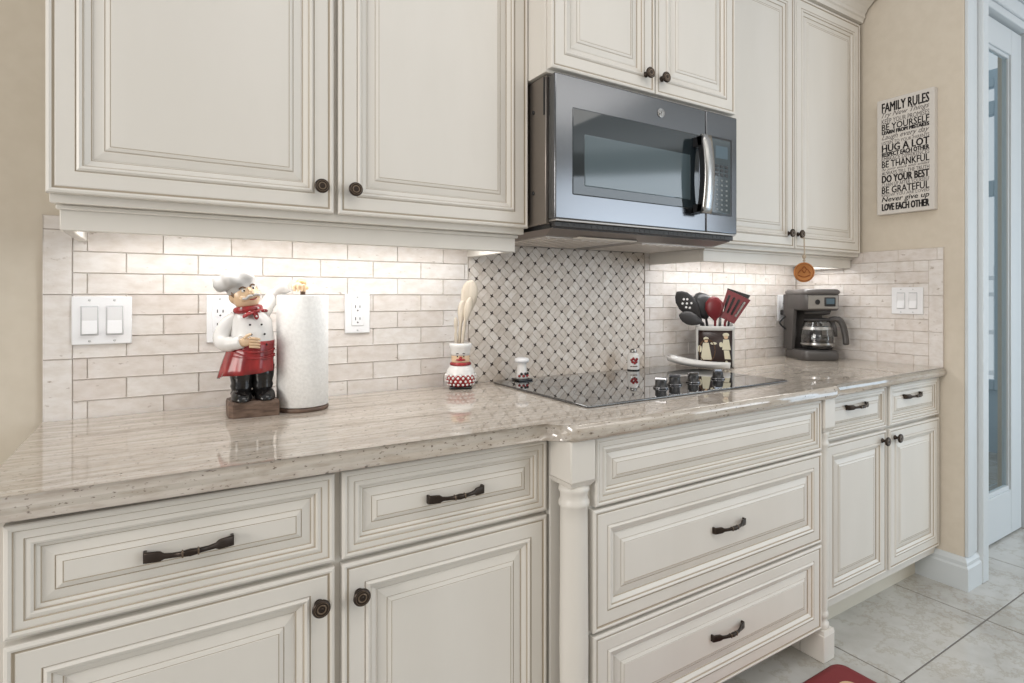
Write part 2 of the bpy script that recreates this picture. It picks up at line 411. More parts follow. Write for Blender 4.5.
# room seen through the glass: far wall with a tall muntined window, garden trellis outside
bm = NB()
for y0, y1, za, zb in [(-.46, -.005, 0, 2.75), (.75, 2.0, 0, 2.75), (-.005, .75, 0, .45), (-.005, .75, 2.68, 2.75)]: box(bm, 5.2, 5.3, y0, y1, za, zb)
box(bm, 2.99, 5.2, -.46, 2.0, -.03, -.001)
struct('wall_far', bm, 'sky', 'pale blue grey wall of the room behind the glass door')
bm = NB()
for y0, y1, za, zb in [(-.005, .03, .45, 2.68), (.72, .75, .45, 2.68), (.36, .39, .45, 2.68), (.03, .72, .45, .52), (.03, .72, 2.62, 2.68), (.03, .36, 1.84, 1.95), (.39, .72, 1.84, 1.95), (.03, .36, 2.42, 2.52), (.39, .72, 2.42, 2.52)]: box(bm, 5.18, 5.24, y0, y1, za, zb, .004, 1)
struct('window_2', bm, 'sky', 'tall window with grey bars seen through the glass door')
bm = NB()
for k in range(7): box(bm, 7.0, 7.04, .30 + k * .16, .34 + k * .16, 0, 1.42, .004, 1)
for z in (.35, .75, 1.12, 1.28): box(bm, 6.98, 7.06, .2, 1.4, z, z + .04, .004, 1)
solo('garden_trellis', bm, 'plate', 'white garden trellis outside the far window behind the glass door', 'trellis')

# ------------------------------------------------------------------ backsplash tiles
def tile_wall(bm, u0, u1, z0, ztop, P0, du, dn, border=None, phase=0.):
    z0 = z0 - .0085
    """brick tiles on the plane P0 + u*du, standing dn proud; grout behind"""
    h, L, gp, th = .0485, .145, .0008, .010
    def tb(a, b_, c, d, w=th, mi=0):
        if b_ - a < .006 or d - c < .006: return
        X = Matrix((( du[0], dn[0], 0), (du[1], dn[1], 0), (0, 0, 1)))
        r = bmesh.ops.create_cube(bm, size=1.); vs = r['verts']
        for v in vs:
            v.co = Vector(P0) + X @ Vector(((a + b_) / 2 + v.co.x * (b_ - a), w / 2 + v.co.y * w, (c + d) / 2 + v.co.z * (d - c)))
        for f in {f for v in vs for f in v.link_faces}: f.material_index = mi
        if mi == 0:
            es = list({e for v in vs for e in v.link_edges}); bmesh.ops.bevel(bm, geom=es, offset=.0012, segments=1, affect='EDGES')
    tb(u0, u1, z0, ztop, th - .0016, 1)
    a0, a1 = u0, u1
    if border == 'left':
        a0 = u0 + .052
        for k in range(4):
            s = z0 + (k * .145 if k else 0); e = min(z0 + (k + 1) * .145, ztop); tb(u0 + gp, a0 - gp, s + gp, e - gp)
    top = ztop
    if border == 'right':
        a1 = u1 - .052; top = ztop - .0485
        for k in range(4):
            s = z0 + k * .145; e = min(z0 + (k + 1) * .145, top); tb(a1 + gp, u1 - gp, s + gp, e - gp)
    k = 0; z = z0
    while z < top - .004:
        ze = min(z + h, top); u = a0 - L * 2 + (phase + (L / 2 if k % 2 else 0) - a0) % L
        while u < a1:
            s, e = max(u, a0), min(u + L, a1)
            if e - s > .006: tb(s + gp, e - gp, z + gp, ze - gp)
            u += L
        z = ze; k += 1
    if border == 'right':
        u = u0 + .03
        tb(u0, u0 + .03 - gp, top + gp, ztop - gp)
        while u < u1:
            tb(u + gp, min(u + L, u1) - gp, top + gp, ztop - gp); u += L
bm = NB(); tile_wall(bm, .0, 1.033, CT, 1.30, (0, .012, 0), (1, 0), (0, -1), 'left', .151 + .0725)
solo('tile_backsplash', bm, ['tile', 'grout'], 'cream travertine brick-pattern backsplash behind the chef paper towel holder', 'backsplash', 'travertine tile backsplashes')
bm = NB(); tile_wall(bm, 1.792, WX - .011, CT, 1.29, (0, .012, 0), (1, 0), (0, -1), None, .151 + .0725)
tile_wall(bm, 0, .632, CT, 1.313, (WX + .001, -.0, 0), (0, -1), (-1, 0), 'right', .09)
solo('tile_backsplash', bm, ['tile', 'grout'], 'cream travertine brick-pattern backsplash behind the coffee maker, turning the corner', 'backsplash', 'travertine tile backsplashes')
# diagonal basketweave mosaic behind the cooktop
bm = NB(); XA, XB, ZA, ZB = 1.036, 1.789, CT, 1.31
p = .0394; th = .0095
def slab(bm, cx, cz, a, b_, mi, t):
    ca = math.sqrt(.5); vs = []
    pts = [(-a, -b_), (a, -b_), (a, b_), (-a, b_)]
    q = []
    if mi == 0:
        c_ = .0022; q = [(-a + c_, -b_), (a - c_, -b_), (a, -b_ + c_), (a, b_ - c_), (a - c_, b_), (-a + c_, b_), (-a, b_ - c_), (-a, -b_ + c_)]
    else: q = pts
    Fv = [bm.verts.new((cx + (u - w) * ca, .012 - t, cz + (u + w) * ca)) for u, w in q]
    Bv = [bm.verts.new((cx + (u - w) * ca * 1.02, .012, cz + (u + w) * ca * 1.02)) for u, w in q]
    n_ = len(q); f = bm.faces.new(Fv); f.material_index = mi
    for i in range(n_):
        f = bm.faces.new((Fv[i], Fv[(i + 1) % n_], Bv[(i + 1) % n_], Bv[i])); f.material_index = mi
for i in range(-30, 45):
    for j in range(-30, 45):
        u, w = i * p, j * p
        cx, cz = XA + (u - w) * math.sqrt(.5), ZA + (u + w) * math.sqrt(.5)
        if not (XA - .03 < cx < XB + .03 and ZA - .03 < cz < ZB + .03): continue
        ds = .0074
        slab(bm, cx - .0 , cz - .0 - p * math.sqrt(.5), ds - .0007, ds - .0007, 1, th - .0002)
        for s in (-1, 1):
            off = s * p / 4
            if (i + j) % 2 == 0: du_, dw_, a, b_ = 0, off, p / 2 + .0012 - ds * .55, p / 4 - .0005
            else: du_, dw_, a, b_ = off, 0, p / 4 - .0005, p / 2 + .0012 - ds * .55
            slab(bm, cx + (du_ - dw_) * math.sqrt(.5), cz + (du_ + dw_) * math.sqrt(.5), a, b_, 0, th)
for co, no in [((XA, 0, 0), (1, 0, 0)), ((XB, 0, 0), (-1, 0, 0)), ((0, 0, ZA), (0, 0, 1)), ((0, 0, ZB), (0, 0, -1))]:
    bmesh.ops.bisect_plane(bm, geom=bm.verts[:] + bm.edges[:] + bm.faces[:], plane_co=co, plane_no=tuple(-c for c in no), clear_outer=True)
box(bm, XA - .003, XB + .003, .012 - th + .0014, .012, ZA, ZB, mi=2)
solo('mosaic_panel', bm, ['mosaic', 'mosaicdot', 'mosaicgrout'], 'diagonal basketweave marble mosaic with dark dots behind the cooktop', 'backsplash')

# ------------------------------------------------------------------ upper cabinets
t = thing('upper_cabinet', 'wide cream wall cabinet with two doors above the chef paper towel holder', 'cabinet', (.55, -.15, 1.29), group='cream wall cabinets')
bm = NB(); box(bm, .052, 1.055, -.285, -.0, 1.292, 2.45); obj('body', bm, 'paintdark', t)
bm = NB(); box(bm, .050, 1.057, -.302, -.284, 1.29, 2.45, .0015, 1); obj('face_frame', bm, 'paint', t)
d = panel('door', .047, .5445, 1.306, 2.36, -.302, t); fit('knob', KNOB, d, .515, -.3205, 1.362)
d = panel('door', .5545, 1.059, 1.306, 2.36, -.302, t); fit('knob', KNOB, d, .588, -.3205, 1.362)
bm = NB(); box(bm, .061, 1.047, -.272, -.254, 1.243, 1.2905, .002, 1); box(bm, .061, .079, -.2545, -.0, 1.243, 1.2905, .002, 1); box(bm, 1.029, 1.047, -.2545, -.0, 1.243, 1.2905, .002, 1)
box(bm, .056, 1.052, -.280, -.2715, 1.281, 1.2905, .002, 1)
obj('light_rail', bm, 'paint', t)

t = thing('upper_cabinet', 'short cream wall cabinet with two doors directly above the microwave', 'cabinet', (1.43, -.2, 1.71), group='cream wall cabinets')
bm = NB(); box(bm, 1.0605, 1.802, -.388, -.0, 1.709, 2.45); obj('body', bm, 'paint', t)
bm = NB(); box(bm, 1.0605, 1.802, -.405, -.3875, 1.7085, 2.45, .0015, 1); obj('face_frame', bm, 'paint', t)
d = panel('door', 1.066, 1.4345, 1.716, 2.36, -.405, t); fit('knob', KNOB, d, 1.398, -.4235, 1.765)
d = panel('door', 1.4385, 1.795, 1.716, 2.36, -.405, t); fit('knob', KNOB, d, 1.462, -.4235, 1.765)
t = thing('upper_cabinet', 'tall cream wall cabinet with two doors and crown above the coffee maker', 'cabinet', (2.29, -.15, 1.29), group='cream wall cabinets')
bm = NB(); box(bm, 1.8045, WX - .0125, -.285, -.0, 1.314, 2.45); obj('body', bm, 'paintdark', t)
bm = NB(); box(bm, 1.8045, WX - .0125, -.302, -.284, 1.29, 2.45, .0015, 1); obj('face_frame', bm, 'paint', t)
d = panel('door', 1.815, 2.2755, 1.306, 2.296, -.302, t); fit('knob', KNOB, d, 2.236, -.3205, 1.362)
d = panel('door', 2.2805, 2.750, 1.306, 2.296, -.302, t); fit('knob', KNOB, d, 2.298, -.3205, 1.362)
bm = NB(); box(bm, 1.815, WX - .02, -.272, -.254, 1.243, 1.2905, .002, 1); box(bm, 1.815, 1.833, -.2545, -.0, 1.243, 1.2905, .002, 1)
box(bm, 1.81, WX - .016, -.280, -.2715, 1.281, 1.2905, .002, 1); box(bm, 2.746, WX - .013, -.2545, -.012, 1.243, 1.2905, .002, 1)
obj('light_rail', bm, 'paint', t)
bm = NB(); pr = [(.302, 2.31), (.322, 2.31), (.326, 2.325), (.332, 2.33), (.332, 2.345), (.345, 2.365), (.368, 2.385), (.395, 2.395), (.398, 2.415), (.41, 2.42), (.41, 2.45), (.302, 2.45)]
loft(bm, [[Vector((x, -a, z)) for a, z in pr] for x in (1.8045, WX - .0125)], smooth=False); obj('crown_moulding', bm, 'paint', t)

# ------------------------------------------------------------------ base cabinets
t = thing('base_cabinet', 'cream base cabinet with two drawers over two doors below the chef holder', 'cabinet', (.48, -.28, 0), group='cream base cabinets')
bm = NB(); box(bm, .003, .952, -.548, -.004, .09, .8055); box(bm, .003, .952, -.49, -.02, .0, .0905); obj('body', bm, 'paintdark', t)
bm = NB(); box(bm, .002, .953, -.566, -.5475, .09, .8055, .0015, 1); obj('face_frame', bm, 'paint', t)
for x0, x1, px, kx in [(.036, .4835, .259, .456), (.4965, .946, .722, .527)]:
    d = panel('drawer', x0, x1, .637, .7975, -.566, t, DRAW, 1.1); fit('pull', PULL, d, px, -.5825, .7165)
    d = panel('door', x0, x1, .105, .6275, -.566, t, DOOR); fit('knob', KNOB, d, kx, -.5845, .5685)

t = thing('base_cabinet', 'cream base cabinet of three wide drawers under the cooktop', 'cabinet', (1.46, -.3, 0), group='cream base cabinets')
bm = NB(); box(bm, 1.019, 1.903, -.622, -.004, .095, .8055); box(bm, 1.019, 1.903, -.50, -.02, 0, .0955); obj('body', bm, 'paintdark', t)
bm = NB(); box(bm, 1.019, 1.903, -.641, -.6215, .095, .8055, .0015, 1); obj('face_frame', bm, 'paint', t)
for fx0, fx1 in ((.9535, 1.0185), (1.9035, 1.9745)):
    bm = NB(); box(bm, fx0, fx1, -.585, -.02, .0, .8055, .0015, 1); obj('filler_panel', bm, 'paint', t)
panel('drawer', 1.026, 1.9015, .6495, .8025, -.641, t, DRAW, 1.06, label='drawer front without a handle')
d = panel('drawer', 1.020, 1.9015, .370, .643, -.641, t, DOOR, .97); fit('pull', PULL, d, 1.472, -.6565, .514)
d = panel('drawer', 1.020, 1.9015, .106, .362, -.641, t, DOOR, .97); fit('pull', PULL, d, 1.466, -.6565, .238)

t = thing('base_cabinet', 'cream base cabinet with two small drawers over two doors below the coffee maker', 'cabinet', (2.38, -.3, 0), group='cream base cabinets')
bm = NB(); box(bm, 1.975, WX - .004, -.582, -.004, .105, .8055); box(bm, 1.975, WX - .004, -.535, -.02, 0, .1055); obj('body', bm, 'paintdark', t)
bm = NB(); box(bm, 1.975, WX - .003, -.601, -.5815, .105, .8055, .0015, 1); obj('face_frame', bm, 'paint', t)
for x0, x1, px, kx in [(1.99, 2.3675, 2.170, 2.338), (2.388, 2.772, 2.555, 2.425)]:
    d = panel('drawer', x0, x1, .657, .8025, -.601, t, DRAW, .92); fit('pull', PULL, d, px, -.617, .752)
    d = panel('door', x0, x1, .142, .645, -.601, t, DOOR, .9); fit('knob', KNOB, d, kx, -.6195, .612)

def column(x, label, w=.0335, r=.0325):
    t = thing('turned_column', label, 'column', (x, -.62, 0), group='turned columns flanking the cooktop drawers')
    y0, y1 = -.668, -.5855
    bm = NB(); box(bm, x - w, x + w, y0, y1, .715, .8055, .003, 2)
    loft(bm, [[Vector((x + a * k, -.614 + b_ * k2, z)) for a, b_ in [(-1, -1), (1, -1), (1, 1), (-1, 1)]] for k, k2, z in [(w, .054, .7155), (w * .82, .045, .703)]], smooth=False)
    obj('top_block', bm, 'paint', t)
    bm = NB()
    lathe(bm, [(r * .9, .704), (r * 1.04, .699), (r * 1.07, .692), (r * .97, .686), (r * .945, .676), (r * .98, .671), (r * 1.08, .665), (r * 1.05, .658), (r * .94, .653), (r * .95, .62), (r * .98, .45), (r * 1.0, .35), (r * .97, .22), (r * .88, .150),
               (r * .86, .145), (r * .98, .141), (r * 1.0, .135), (r * .98, .129), (r * .84, .125), (r * .82, .118), (r * .9, .113), (r * 1.04, .108), (r * 1.06, .101), (r * 1.04, .096), (r * .9, .092)], (x, -.632, 0), 36)
    obj('shaft', bm, 'paint', t)
    bm = NB(); box(bm, x - w - .002, x + w, -.666, -.5855, 0, .083, .003, 2)
    loft(bm, [[Vector((x + a * k, -.632 + b_ * k2, z)) for a, b_ in [(-1, -1), (1, -1), (1, 1), (-1, 1)]] for k, k2, z in [(w, .034, .0825), (w * .9, .031, .094)]], smooth=False)
    obj('foot_block', bm, 'paint', t)
column(.9865, 'cream turned column at the left of the cooktop drawers')
column(1.933, 'slender cream turned column at the right of the cooktop drawers', .028, .0265)

# ------------------------------------------------------------------ countertop
bm = NB()
poly = [(.001, -.001), (.001, -.607), (.905, -.607), (.928, -.612), (.944, -.640), (.950, -.672), (.968, -.684), (1.945, -.684), (1.972, -.676), (1.984, -.650), (2.0, -.642), (WX - .0110, -.642), (WX - .0110, -.001)]
a = [bm.verts.new((x, y, CT - .036)) for x, y in poly]; c = [bm.verts.new((x, y, CT)) for x, y in poly]
n_ = len(poly); bm.faces.new(a); bm.faces.new(c)
for i in range(n_): bm.faces.new((a[i], a[(i + 1) % n_], c[(i + 1) % n_], c[i]))
bm.edges.ensure_lookup_table()
es = [e for e in bm.edges if abs(e.verts[0].co.z - e.verts[1].co.z) < 1e-6 and min(e.verts[0].co.y, e.verts[1].co.y) < -.5 and max(e.verts[0].co.y, e.verts[1].co.y) < -.5]
r = bmesh.ops.bevel(bm, geom=es, offset=.0135, segments=5, profile=.5, affect='EDGES', clamp_overlap=True)
for f in r['faces']: f.smooth = True
solo('countertop', bm, 'stone', 'polished cream veined stone countertop bumping out at the cooktop', 'countertop')

# ------------------------------------------------------------------ microwave
X0, X1, YF, Z0, Z1 = 1.0735, 1.7965, -.43, 1.318, 1.7045
t = thing('microwave', 'black stainless over-the-range microwave with steel bar handle above the cooktop', 'microwave', (1.43, -.2, 1.29))
bm = NB(); box(bm, X0 - .006, X1 + .004, -.395, -.001, Z0 - .006, Z1, .002, 1)
for zz in (1.40, 1.62): lathe(bm, [(.0055, 0), (.0055, .002), (.003, .003)], (X0 - .006, -.335, zz), 12, Matrix.Rotation(-PI / 2, 3, 'Y'), mi=1)
box(bm, X0 - .008, X0 - .002, -.392, -.386, 1.60, Z1 - .004, mi=1)
obj('case', bm, ['steeldark', 'black'], t)
bm = NB(); box(bm, X0, 1.6465, YF, -.396, Z0 + .004, Z1 - .001, .004, 3); dr = obj('door', bm, 'steel', t, label='black stainless door with dark window')
bm = NB(); box(bm, 1.128, 1.618, YF - .0012, YF + .004, 1.388, 1.622, .004, 2); obj('window_frame', bm, 'winglass', dr)
bm = NB(); box(bm, 1.167, 1.578, YF - .0022, YF + .003, 1.414, 1.556, .004, 2); obj('window', bm, 'winmesh', dr, label='grey-blue window screen')
# round emblem on the door
bm = NB(); ex, ez = 1.452, 1.661
rx = Matrix.Rotation(PI / 2, 3, 'X')
lathe(bm, [(.0135, 0), (.0135, .0022), (.0122, .003), (.0112, .0022), (.0112, .001)], (ex, YF + .0002, ez), 32, rx)
for pts in [[(-.001, .006), (-.005, .0065), (-.0075, .002), (-.006, -.004), (-.002, -.006), (-.001, -.002), (-.004, -.001)], [(.007, .006), (.003, .0065), (.002, .003), (.006, .001), (.002, -.001), (.003, -.0055), (.0075, -.005)]]:
    tube(bm, smooth_path([(ex + a, YF - .0018, ez + b_) for a, b_ in pts], 5), .0011, 6)
obj('emblem', bm, 'chrome', dr, label='small round silver emblem')
# bar handle: dark bowed grip behind a polished front strip
bm = NB(); hz0, hz1 = 1.372, 1.612; hx0, hx1 = 1.587, 1.629
N = 14; rings = []
for i in range(N + 1):
    s = i / N; z = hz0 + (hz1 - hz0) * s; bow = .013 * (1 - (2 * s - 1) ** 2)
    y = -.470 - bow
    rings.append([Vector((hx0, y + .010, z)), Vector((hx0, y + .002, z)), Vector((hx0 + .004, y - .001, z)), Vector((hx1 - .004, y - .001, z)), Vector((hx1, y + .002, z)), Vector((hx1, y + .010, z))])
loft(bm, rings); hd = obj('handle', bm, 'chrome', dr, label='polished steel bar handle')
bm = NB(); rings = []
for i in range(N + 1):
    s = i / N; z = hz0 + .004 + (hz1 - hz0 - .008) * s; bow = .013 * (1 - (2 * s - 1) ** 2)
    y = -.470 - bow
    rings.append([Vector((hx0 - .002, y + .022, z)), Vector((hx0 - .002, y + .006, z)), Vector((hx1 - .002, y + .006, z)), Vector((hx1 - .002, y + .022, z))])
loft(bm, rings, smooth=False)
box(bm, hx0 - .002, hx1 - .002, -.472, YF - .0005, hz1 - .036, hz1 - .004, .003, 1); box(bm, hx0 - .002, hx1 - .002, -.472, YF - .0005, hz0 + .004, hz0 + .030, .003, 1)
obj('grip', bm, 'black', hd, label='black inner grip of the handle')
bm = NB(); box(bm, 1.6485, X1, YF, -.396, Z0 + .004, Z1 - .001, .004, 3); cp = obj('control_panel', bm, 'steel', t)
bm = NB(); box(bm, 1.668, 1.769, YF - .0010, YF + .003, 1.377, 1.628, .004, 2); obj('keypad_surround', bm, 'black', cp)
bm = NB(); box(bm, 1.672, 1.763, YF - .0018, YF + .003, 1.383, 1.622, .003, 2); kp = obj('keypad', bm, 'panelglass', cp)
bm = NB(); box(bm, 1.690, 1.748, YF - .0032, YF, 1.560, 1.600, .002, 1); obj('display', bm, 'lcd', kp, label='pale blue lit display')
bm = NB()
for j, z in enumerate([1.535, 1.522, 1.508]):
    for i in range(3): box(bm, 1.688 + i * .023, 1.704 + i * .023, YF - .003, YF, z - .0045, z + .0045, .001, 1, mi=1)
for j in range(7):
    for i in range(3):
        z = 1.490 - j * .0155
        box(bm, 1.692 + i * .023, 1.701 + i * .023, YF - .0026, YF, z - .003, z + .003, .0008, 1)
obj('keys', bm, ['print', 'black'], kp)
# underside: vent hood tray with filters and lamp
bm = NB()
tv = [(X0 + .006, -.405), (X1 - .006, -.405), (X1 - .006, -.01), (X0 + .006, -.01)]
loft(bm, [[Vector((x, y, Z0 - .005)) for x, y in tv], [Vector((x, y, Z0 - .018)) for x, y in tv], [Vector((x + (.02 if x < 1.4 else -.02), y + (.05 if y < -.2 else 0), Z0 - .032)) for x, y in tv]], smooth=False)
for f in bm.faces:
    if abs(f.normal.z) < .9 and max(v.co.z for v in f.verts) > Z0 - .010: f.material_index = 1
hood = obj('vent_hood', bm, ['tray', 'black'], t)
for fx in (1.11, 1.47):
    bm = NB(); box(bm, fx, fx + .29, -.33, -.06, Z0 - .0345, Z0 - .031, .001, 1)
    for k in range(9): box(bm, fx + .02 + k * .03, fx + .028 + k * .03, -.31, -.08, Z0 - .036, Z0 - .033)
    obj('grease_filter', bm, 'knob_alu', hood, label='pale metal grease filter')
bm = NB(); box(bm, 1.20, 1.42, -.365, -.335, Z0 - .034, Z0 - .030, .002, 1); obj('lamp_lens', bm, 'lens', hood)
bm = NB(); box(bm, X0 + .004, X1 - .004, -.428, -.396, Z0 - .001, Z0 + .0045, .001, 1); obj('trim_strip', bm, 'silver', t)
bm = NB(); box(bm, X0 + .006, X1 - .006, -.420, -.396, Z0 - .016, Z0 - .001, .002, 1)
for k in range(34): box(bm, X0 + .03 + k * .0195, X0 + .042 + k * .0195, -.4212, -.416, Z0 - .012, Z0 - .005, mi=1)
obj('vent_grille', bm, ['blackmatte', 'slot'], t)

# ------------------------------------------------------------------ cooktop
t = thing('cooktop', 'black glass electric cooktop set into the stone counter under the microwave', 'cooktop', (1.5, -.28, CT))
bm = NB(); box(bm, 1.10, 1.915, -.535, -.045, CT, CT + .006, .0025, 2); obj('glass_top', bm, 'cookglass', t)
def ring(bm, cx, cy, r0, r1, z, n=48):
    A = [bm.verts.new((cx + r0 * math.cos(2 * PI * i / n), cy + r0 * math.sin(2 * PI * i / n), z)) for i in range(n)]
    B = [bm.verts.new((cx + r1 * math.cos(2 * PI * i / n), cy + r1 * math.sin(2 * PI * i / n), z)) for i in range(n)]
    for i in range(n): bm.faces.new((A[i], A[(i + 1) % n], B[(i + 1) % n], B[i]))
for cx, cy, r in [(1.25, -.17, .075), (1.27, -.40, .095), (1.62, -.17, .10)]: 
    bm = NB(); ring(bm, cx, cy, r, r - .0012, CT + .0062); obj('burner_ring', bm, 'greyplastic', t, label='faint grey burner outline')
for i, (x, y) in enumerate([(1.455, -.428), (1.535, -.405), (1.62, -.402), (1.748, -.392)]):
    bm = NB(); z = CT + .006
    lathe(bm, [(.022, 0), (.022, .005), (.0175, .008), (.0168, .022), (.015, .026)], (x, y, z), 28)
    k = obj('knob', bm, 'black', t)
    bm = NB(); lathe(bm, [(.0232, .0), (.0232, .003), (.0222, .0045)], (x, y, z), 28); obj('skirt', bm, 'knobmetal', k, label='polished metal skirt')
    bm = NB(); a = .5 + i * .35
    box(bm, -.0035, .0035, -.0175, .0175, .019, .032, .0015, 2, mat=Matrix.Translation((x, y, z)) @ Matrix.Rotation(a, 4, 'Z'))
    obj('finger_bar', bm, 'knobmetal', k, label='polished metal finger bar')

# ------------------------------------------------------------------ outlets and switches
def plate_at(name, label, cat, group, w, h, P0, wall='back', kind='outlet', gang=1):
    rz = 0 if wall == 'back' else -PI / 2
    t = thing(name, label, cat, P0, rz, group)
    bm = NB(); box(bm, -w / 2, w / 2, -.0055, .0, -h / 2, h / 2, .002, 2); obj('cover_plate', bm, 'plate', t, local=True)
    for k in range(gang):
        cx = (k - (gang - 1) / 2) * .046
        if kind == 'rocker':
            bm = NB(); box(bm, cx - .0165, cx + .0165, -.0065, -.002, -.034, .034, .0008, 1); bz = obj('bezel', bm, 'plate2', t, local=True)
            bm = NB(); prism(bm, [(cx - .0135, -.030), (cx + .0135, -.030), (cx + .0135, .0), (cx - .0135, .0)], -.006, -.0075)
            prism(bm, [(cx - .0135, .0), (cx + .0135, .0), (cx + .0135, .030), (cx - .0135, .030)], -.0055, -.0062)
            for v in bm.verts:
                if v.co.y < -.007: v.co.y = -.0118 if v.co.z < -.001 else -.0068
                elif v.co.y < -.0061: v.co.y = -.0068 if v.co.z < .001 else -.0118
            obj('rocker', bm, 'plate', t, local=True)
        else:
            bm = NB(); box(bm, cx - .017, cx + .017, -.0075, -.002, -.034, .034, .0015, 2); rc = obj('receptacle', bm, 'plate', t, local=True)
            bm = NB()
            for s in (-.017, .017):
                for dx, hh in ((-.0062, .0042), (.0062, .0034)): box(bm, cx + dx - .0011, cx + dx + .0011, -.0079, -.005, s + .003 - hh, s + .003 + hh)
                lathe(bm, [(.0023, 0), (.0023, .003)], (cx, -.005, s - .0078), 10, Matrix.Rotation(PI / 2, 3, 'X'))
            obj('slots', bm, 'slot', rc, local=True)
            if kind == 'gfci':
                bm = NB(); box(bm, cx - .010, cx + .010, -.0085, -.005, -.004, .004, .0006, 1); obj('test_buttons', bm, 'plate2', rc, local=True)
    for k in range(gang):
        cx = (k - (gang - 1) / 2) * .046
        for s in (-1, 1):
            bm = NB(); lathe(bm, [(.0028, 0), (.0028, .0012), (.0015, .0018)], (cx, -.0052, s * (h / 2 - .0085)), 10, Matrix.Rotation(PI / 2, 3, 'X')); obj('screw', bm, 'plate2', t, local=True)
    return t
plate_at('light_switch', 'white double rocker switch plate at the left end of the backsplash', 'switch', 'double switch plates', .111, .110, (.106, .002, 1.064), kind='rocker', gang=2)
plate_at('wall_outlet', 'white outlet plate half hidden behind the chef figurine', 'outlet', 'wall outlets', .105, .118, (.366, .002, 1.062), gang=2)
plate_at('wall_outlet', 'white outlet plate beside the paper towel roll, nothing plugged in', 'outlet', 'wall outlets', .070, .110, (.685, .002, 1.070))
plate_at('wall_outlet', 'white outlet beside the coffee maker with its plug in it', 'outlet', 'wall outlets', .082, .122, (2.670, .002, 1.066))
plate_at('light_switch', 'white double rocker switch plate on the right wall past the coffee maker', 'switch', 'double switch plates', .120, .110, (WX - .0102, -.502, 1.102), 'right', 'rocker', 2)

# ------------------------------------------------------------------ chef paper towel holder
OX, OY = .395, -.150
t = thing('paper_towel_holder', 'ceramic chef figurine paper towel holder with raised arm and red apron', 'paper towel holder', (OX, OY, CT))
def W(x, y, z): return Vector((OX + x, OY + y, CT + z))
bm = NB()
pl = [(-.048, -.030), (-.040, -.046), (.055, -.050), (.055, .050), (-.036, .050), (-.048, .034)]
loft(bm, [[W(x * k, y * k, z) for x, y in pl] for k, z in [(1, 0), (1.01, .03), (.97, .037)]], smooth=False)
lathe(bm, [(.058, 0), (.060, .004), (.060, .008), (.057, .010)], W(.116, 0, 0), 36)
obj('base', bm, 'wood_dark', t)
bm = NB(); lathe(bm, [(.006, .008), (.006, .296)], W(.116, 0, 0), 14); obj('post', bm, 'wood_dark', t)
# continuous body: legs, torso, neck, head, arms
bm = NB()
for s in (-1, 1):   # trouser legs
    loft(bm, [ell(W(s * .022 + .004, .004, z), rx, ry, 18) for z, rx, ry in [(.04, .021, .022), (.052, .024, .025), (.058, .021, .023), (.068, .024, .026), (.075, .022, .024), (.09, .025, .028), (.115, .027, .032)]])
obj('trousers', bm, 'cblack', t)
for s in (-1, 1):
    bm = NB()
    loft(bm, [ell(W(s * .0245 + .004, -.022 + .004 * k, z), rx, ry, 20) for k, (z, rx, ry) in enumerate([(.0365, .020, .033), (.042, .0225, .036), (.052, .021, .033), (.060, .016, .024), (.064, .008, .013)])])
    obj('shoe', bm, 'cblack', t)
bm = NB()
loft(bm, [ell(W(dx, dy, z), rx, ry, 28) for dx, dy, z, rx, ry in [(.000, 0, .105, .040, .040), (.001, -.002, .125, .045, .046), (.002, -.004, .150, .047, .052), (.003, -.004, .175, .047, .052), (.003, 0, .200, .045, .046), (.002, .002, .222, .044, .038), (-.002, .003, .236, .034, .028), (-.005, .002, .246, .020, .018), (-.006, .001, .256, .016, .016)]])
# right-hand arm (viewer's left), elbow out, forearm across the belly
tube(bm, smooth_path([W(-.028, .004, .228), W(-.048, .002, .210), W(-.060, -.004, .186), W(-.057, -.020, .170), W(-.040, -.044, .170), W(-.024, -.056, .174)], 5), [.017] * 4 + [.0175] * 8 + [.017] * 8 + [.0145] * 6, 16)
# raised arm (viewer's right) reaching over the roll
tube(bm, smooth_path([W(.022, .016, .230), W(.040, .046, .254), W(.060, .070, .276), W(.082, .050, .298), W(.096, .014, .3045)], 5), [.020] * 5 + [.0175] * 7 + [.015] * 5 + [.0135] * 4, 16)
jk = obj('jacket', bm, 'cwhite', t)
bm = NB()
for x, z in [(-.006, .212), (.018, .212), (-.004, .190), (.024, .190), (.028, .166), (-.002, .168)]:
    yy = -.0485 if z > .2 else (-.0535 if z > .18 else -.0555)
    ball(bm, W(x, yy + abs(x - .006) * .25, z), .0025, 8)
obj('buttons', bm, 'cblack', jk, label='small black jacket buttons')
# hand on belly with fingers, hand on the finial
def H(x, y, z): return W(x - .012, y, z + .011)
bm = NB(); ball(bm, H(-.006, -.060, .163), (.015, .008, .010), 16)
for k in range(4):
    z = .1715 - k * .0062
    tube(bm, smooth_path([H(.002, -.0655, z), H(.013, -.0665, z - .001), H(.021, -.0635, z - .0025), H(.024, -.0605, z - .0035)], 3), [.0031] * 6 + [.0027] * 3 + [.002], 8)
tube(bm, smooth_path([H(-.008, -.064, .171), H(-.001, -.066, .178), H(.006, -.064, .181)], 3), [.0036] * 4 + [.0034, .003, .0022], 8)
obj('resting_hand', bm, 'cskin', t)
bm = NB(); ball(bm, W(.106, -.002, .303), (.014, .013, .010), 16)
for k in range(4):
    a = -2.3 + k * .5
    tube(bm, smooth_path([W(.106 + .008 * math.cos(a), .009 * math.sin(a), .305), W(.106 + .016 * math.cos(a), .017 * math.sin(a), .302), W(.106 + .0165 * math.cos(a), .0175 * math.sin(a), .289)], 3), [.0042] * 4 + [.0038, .0034, .0026], 8)
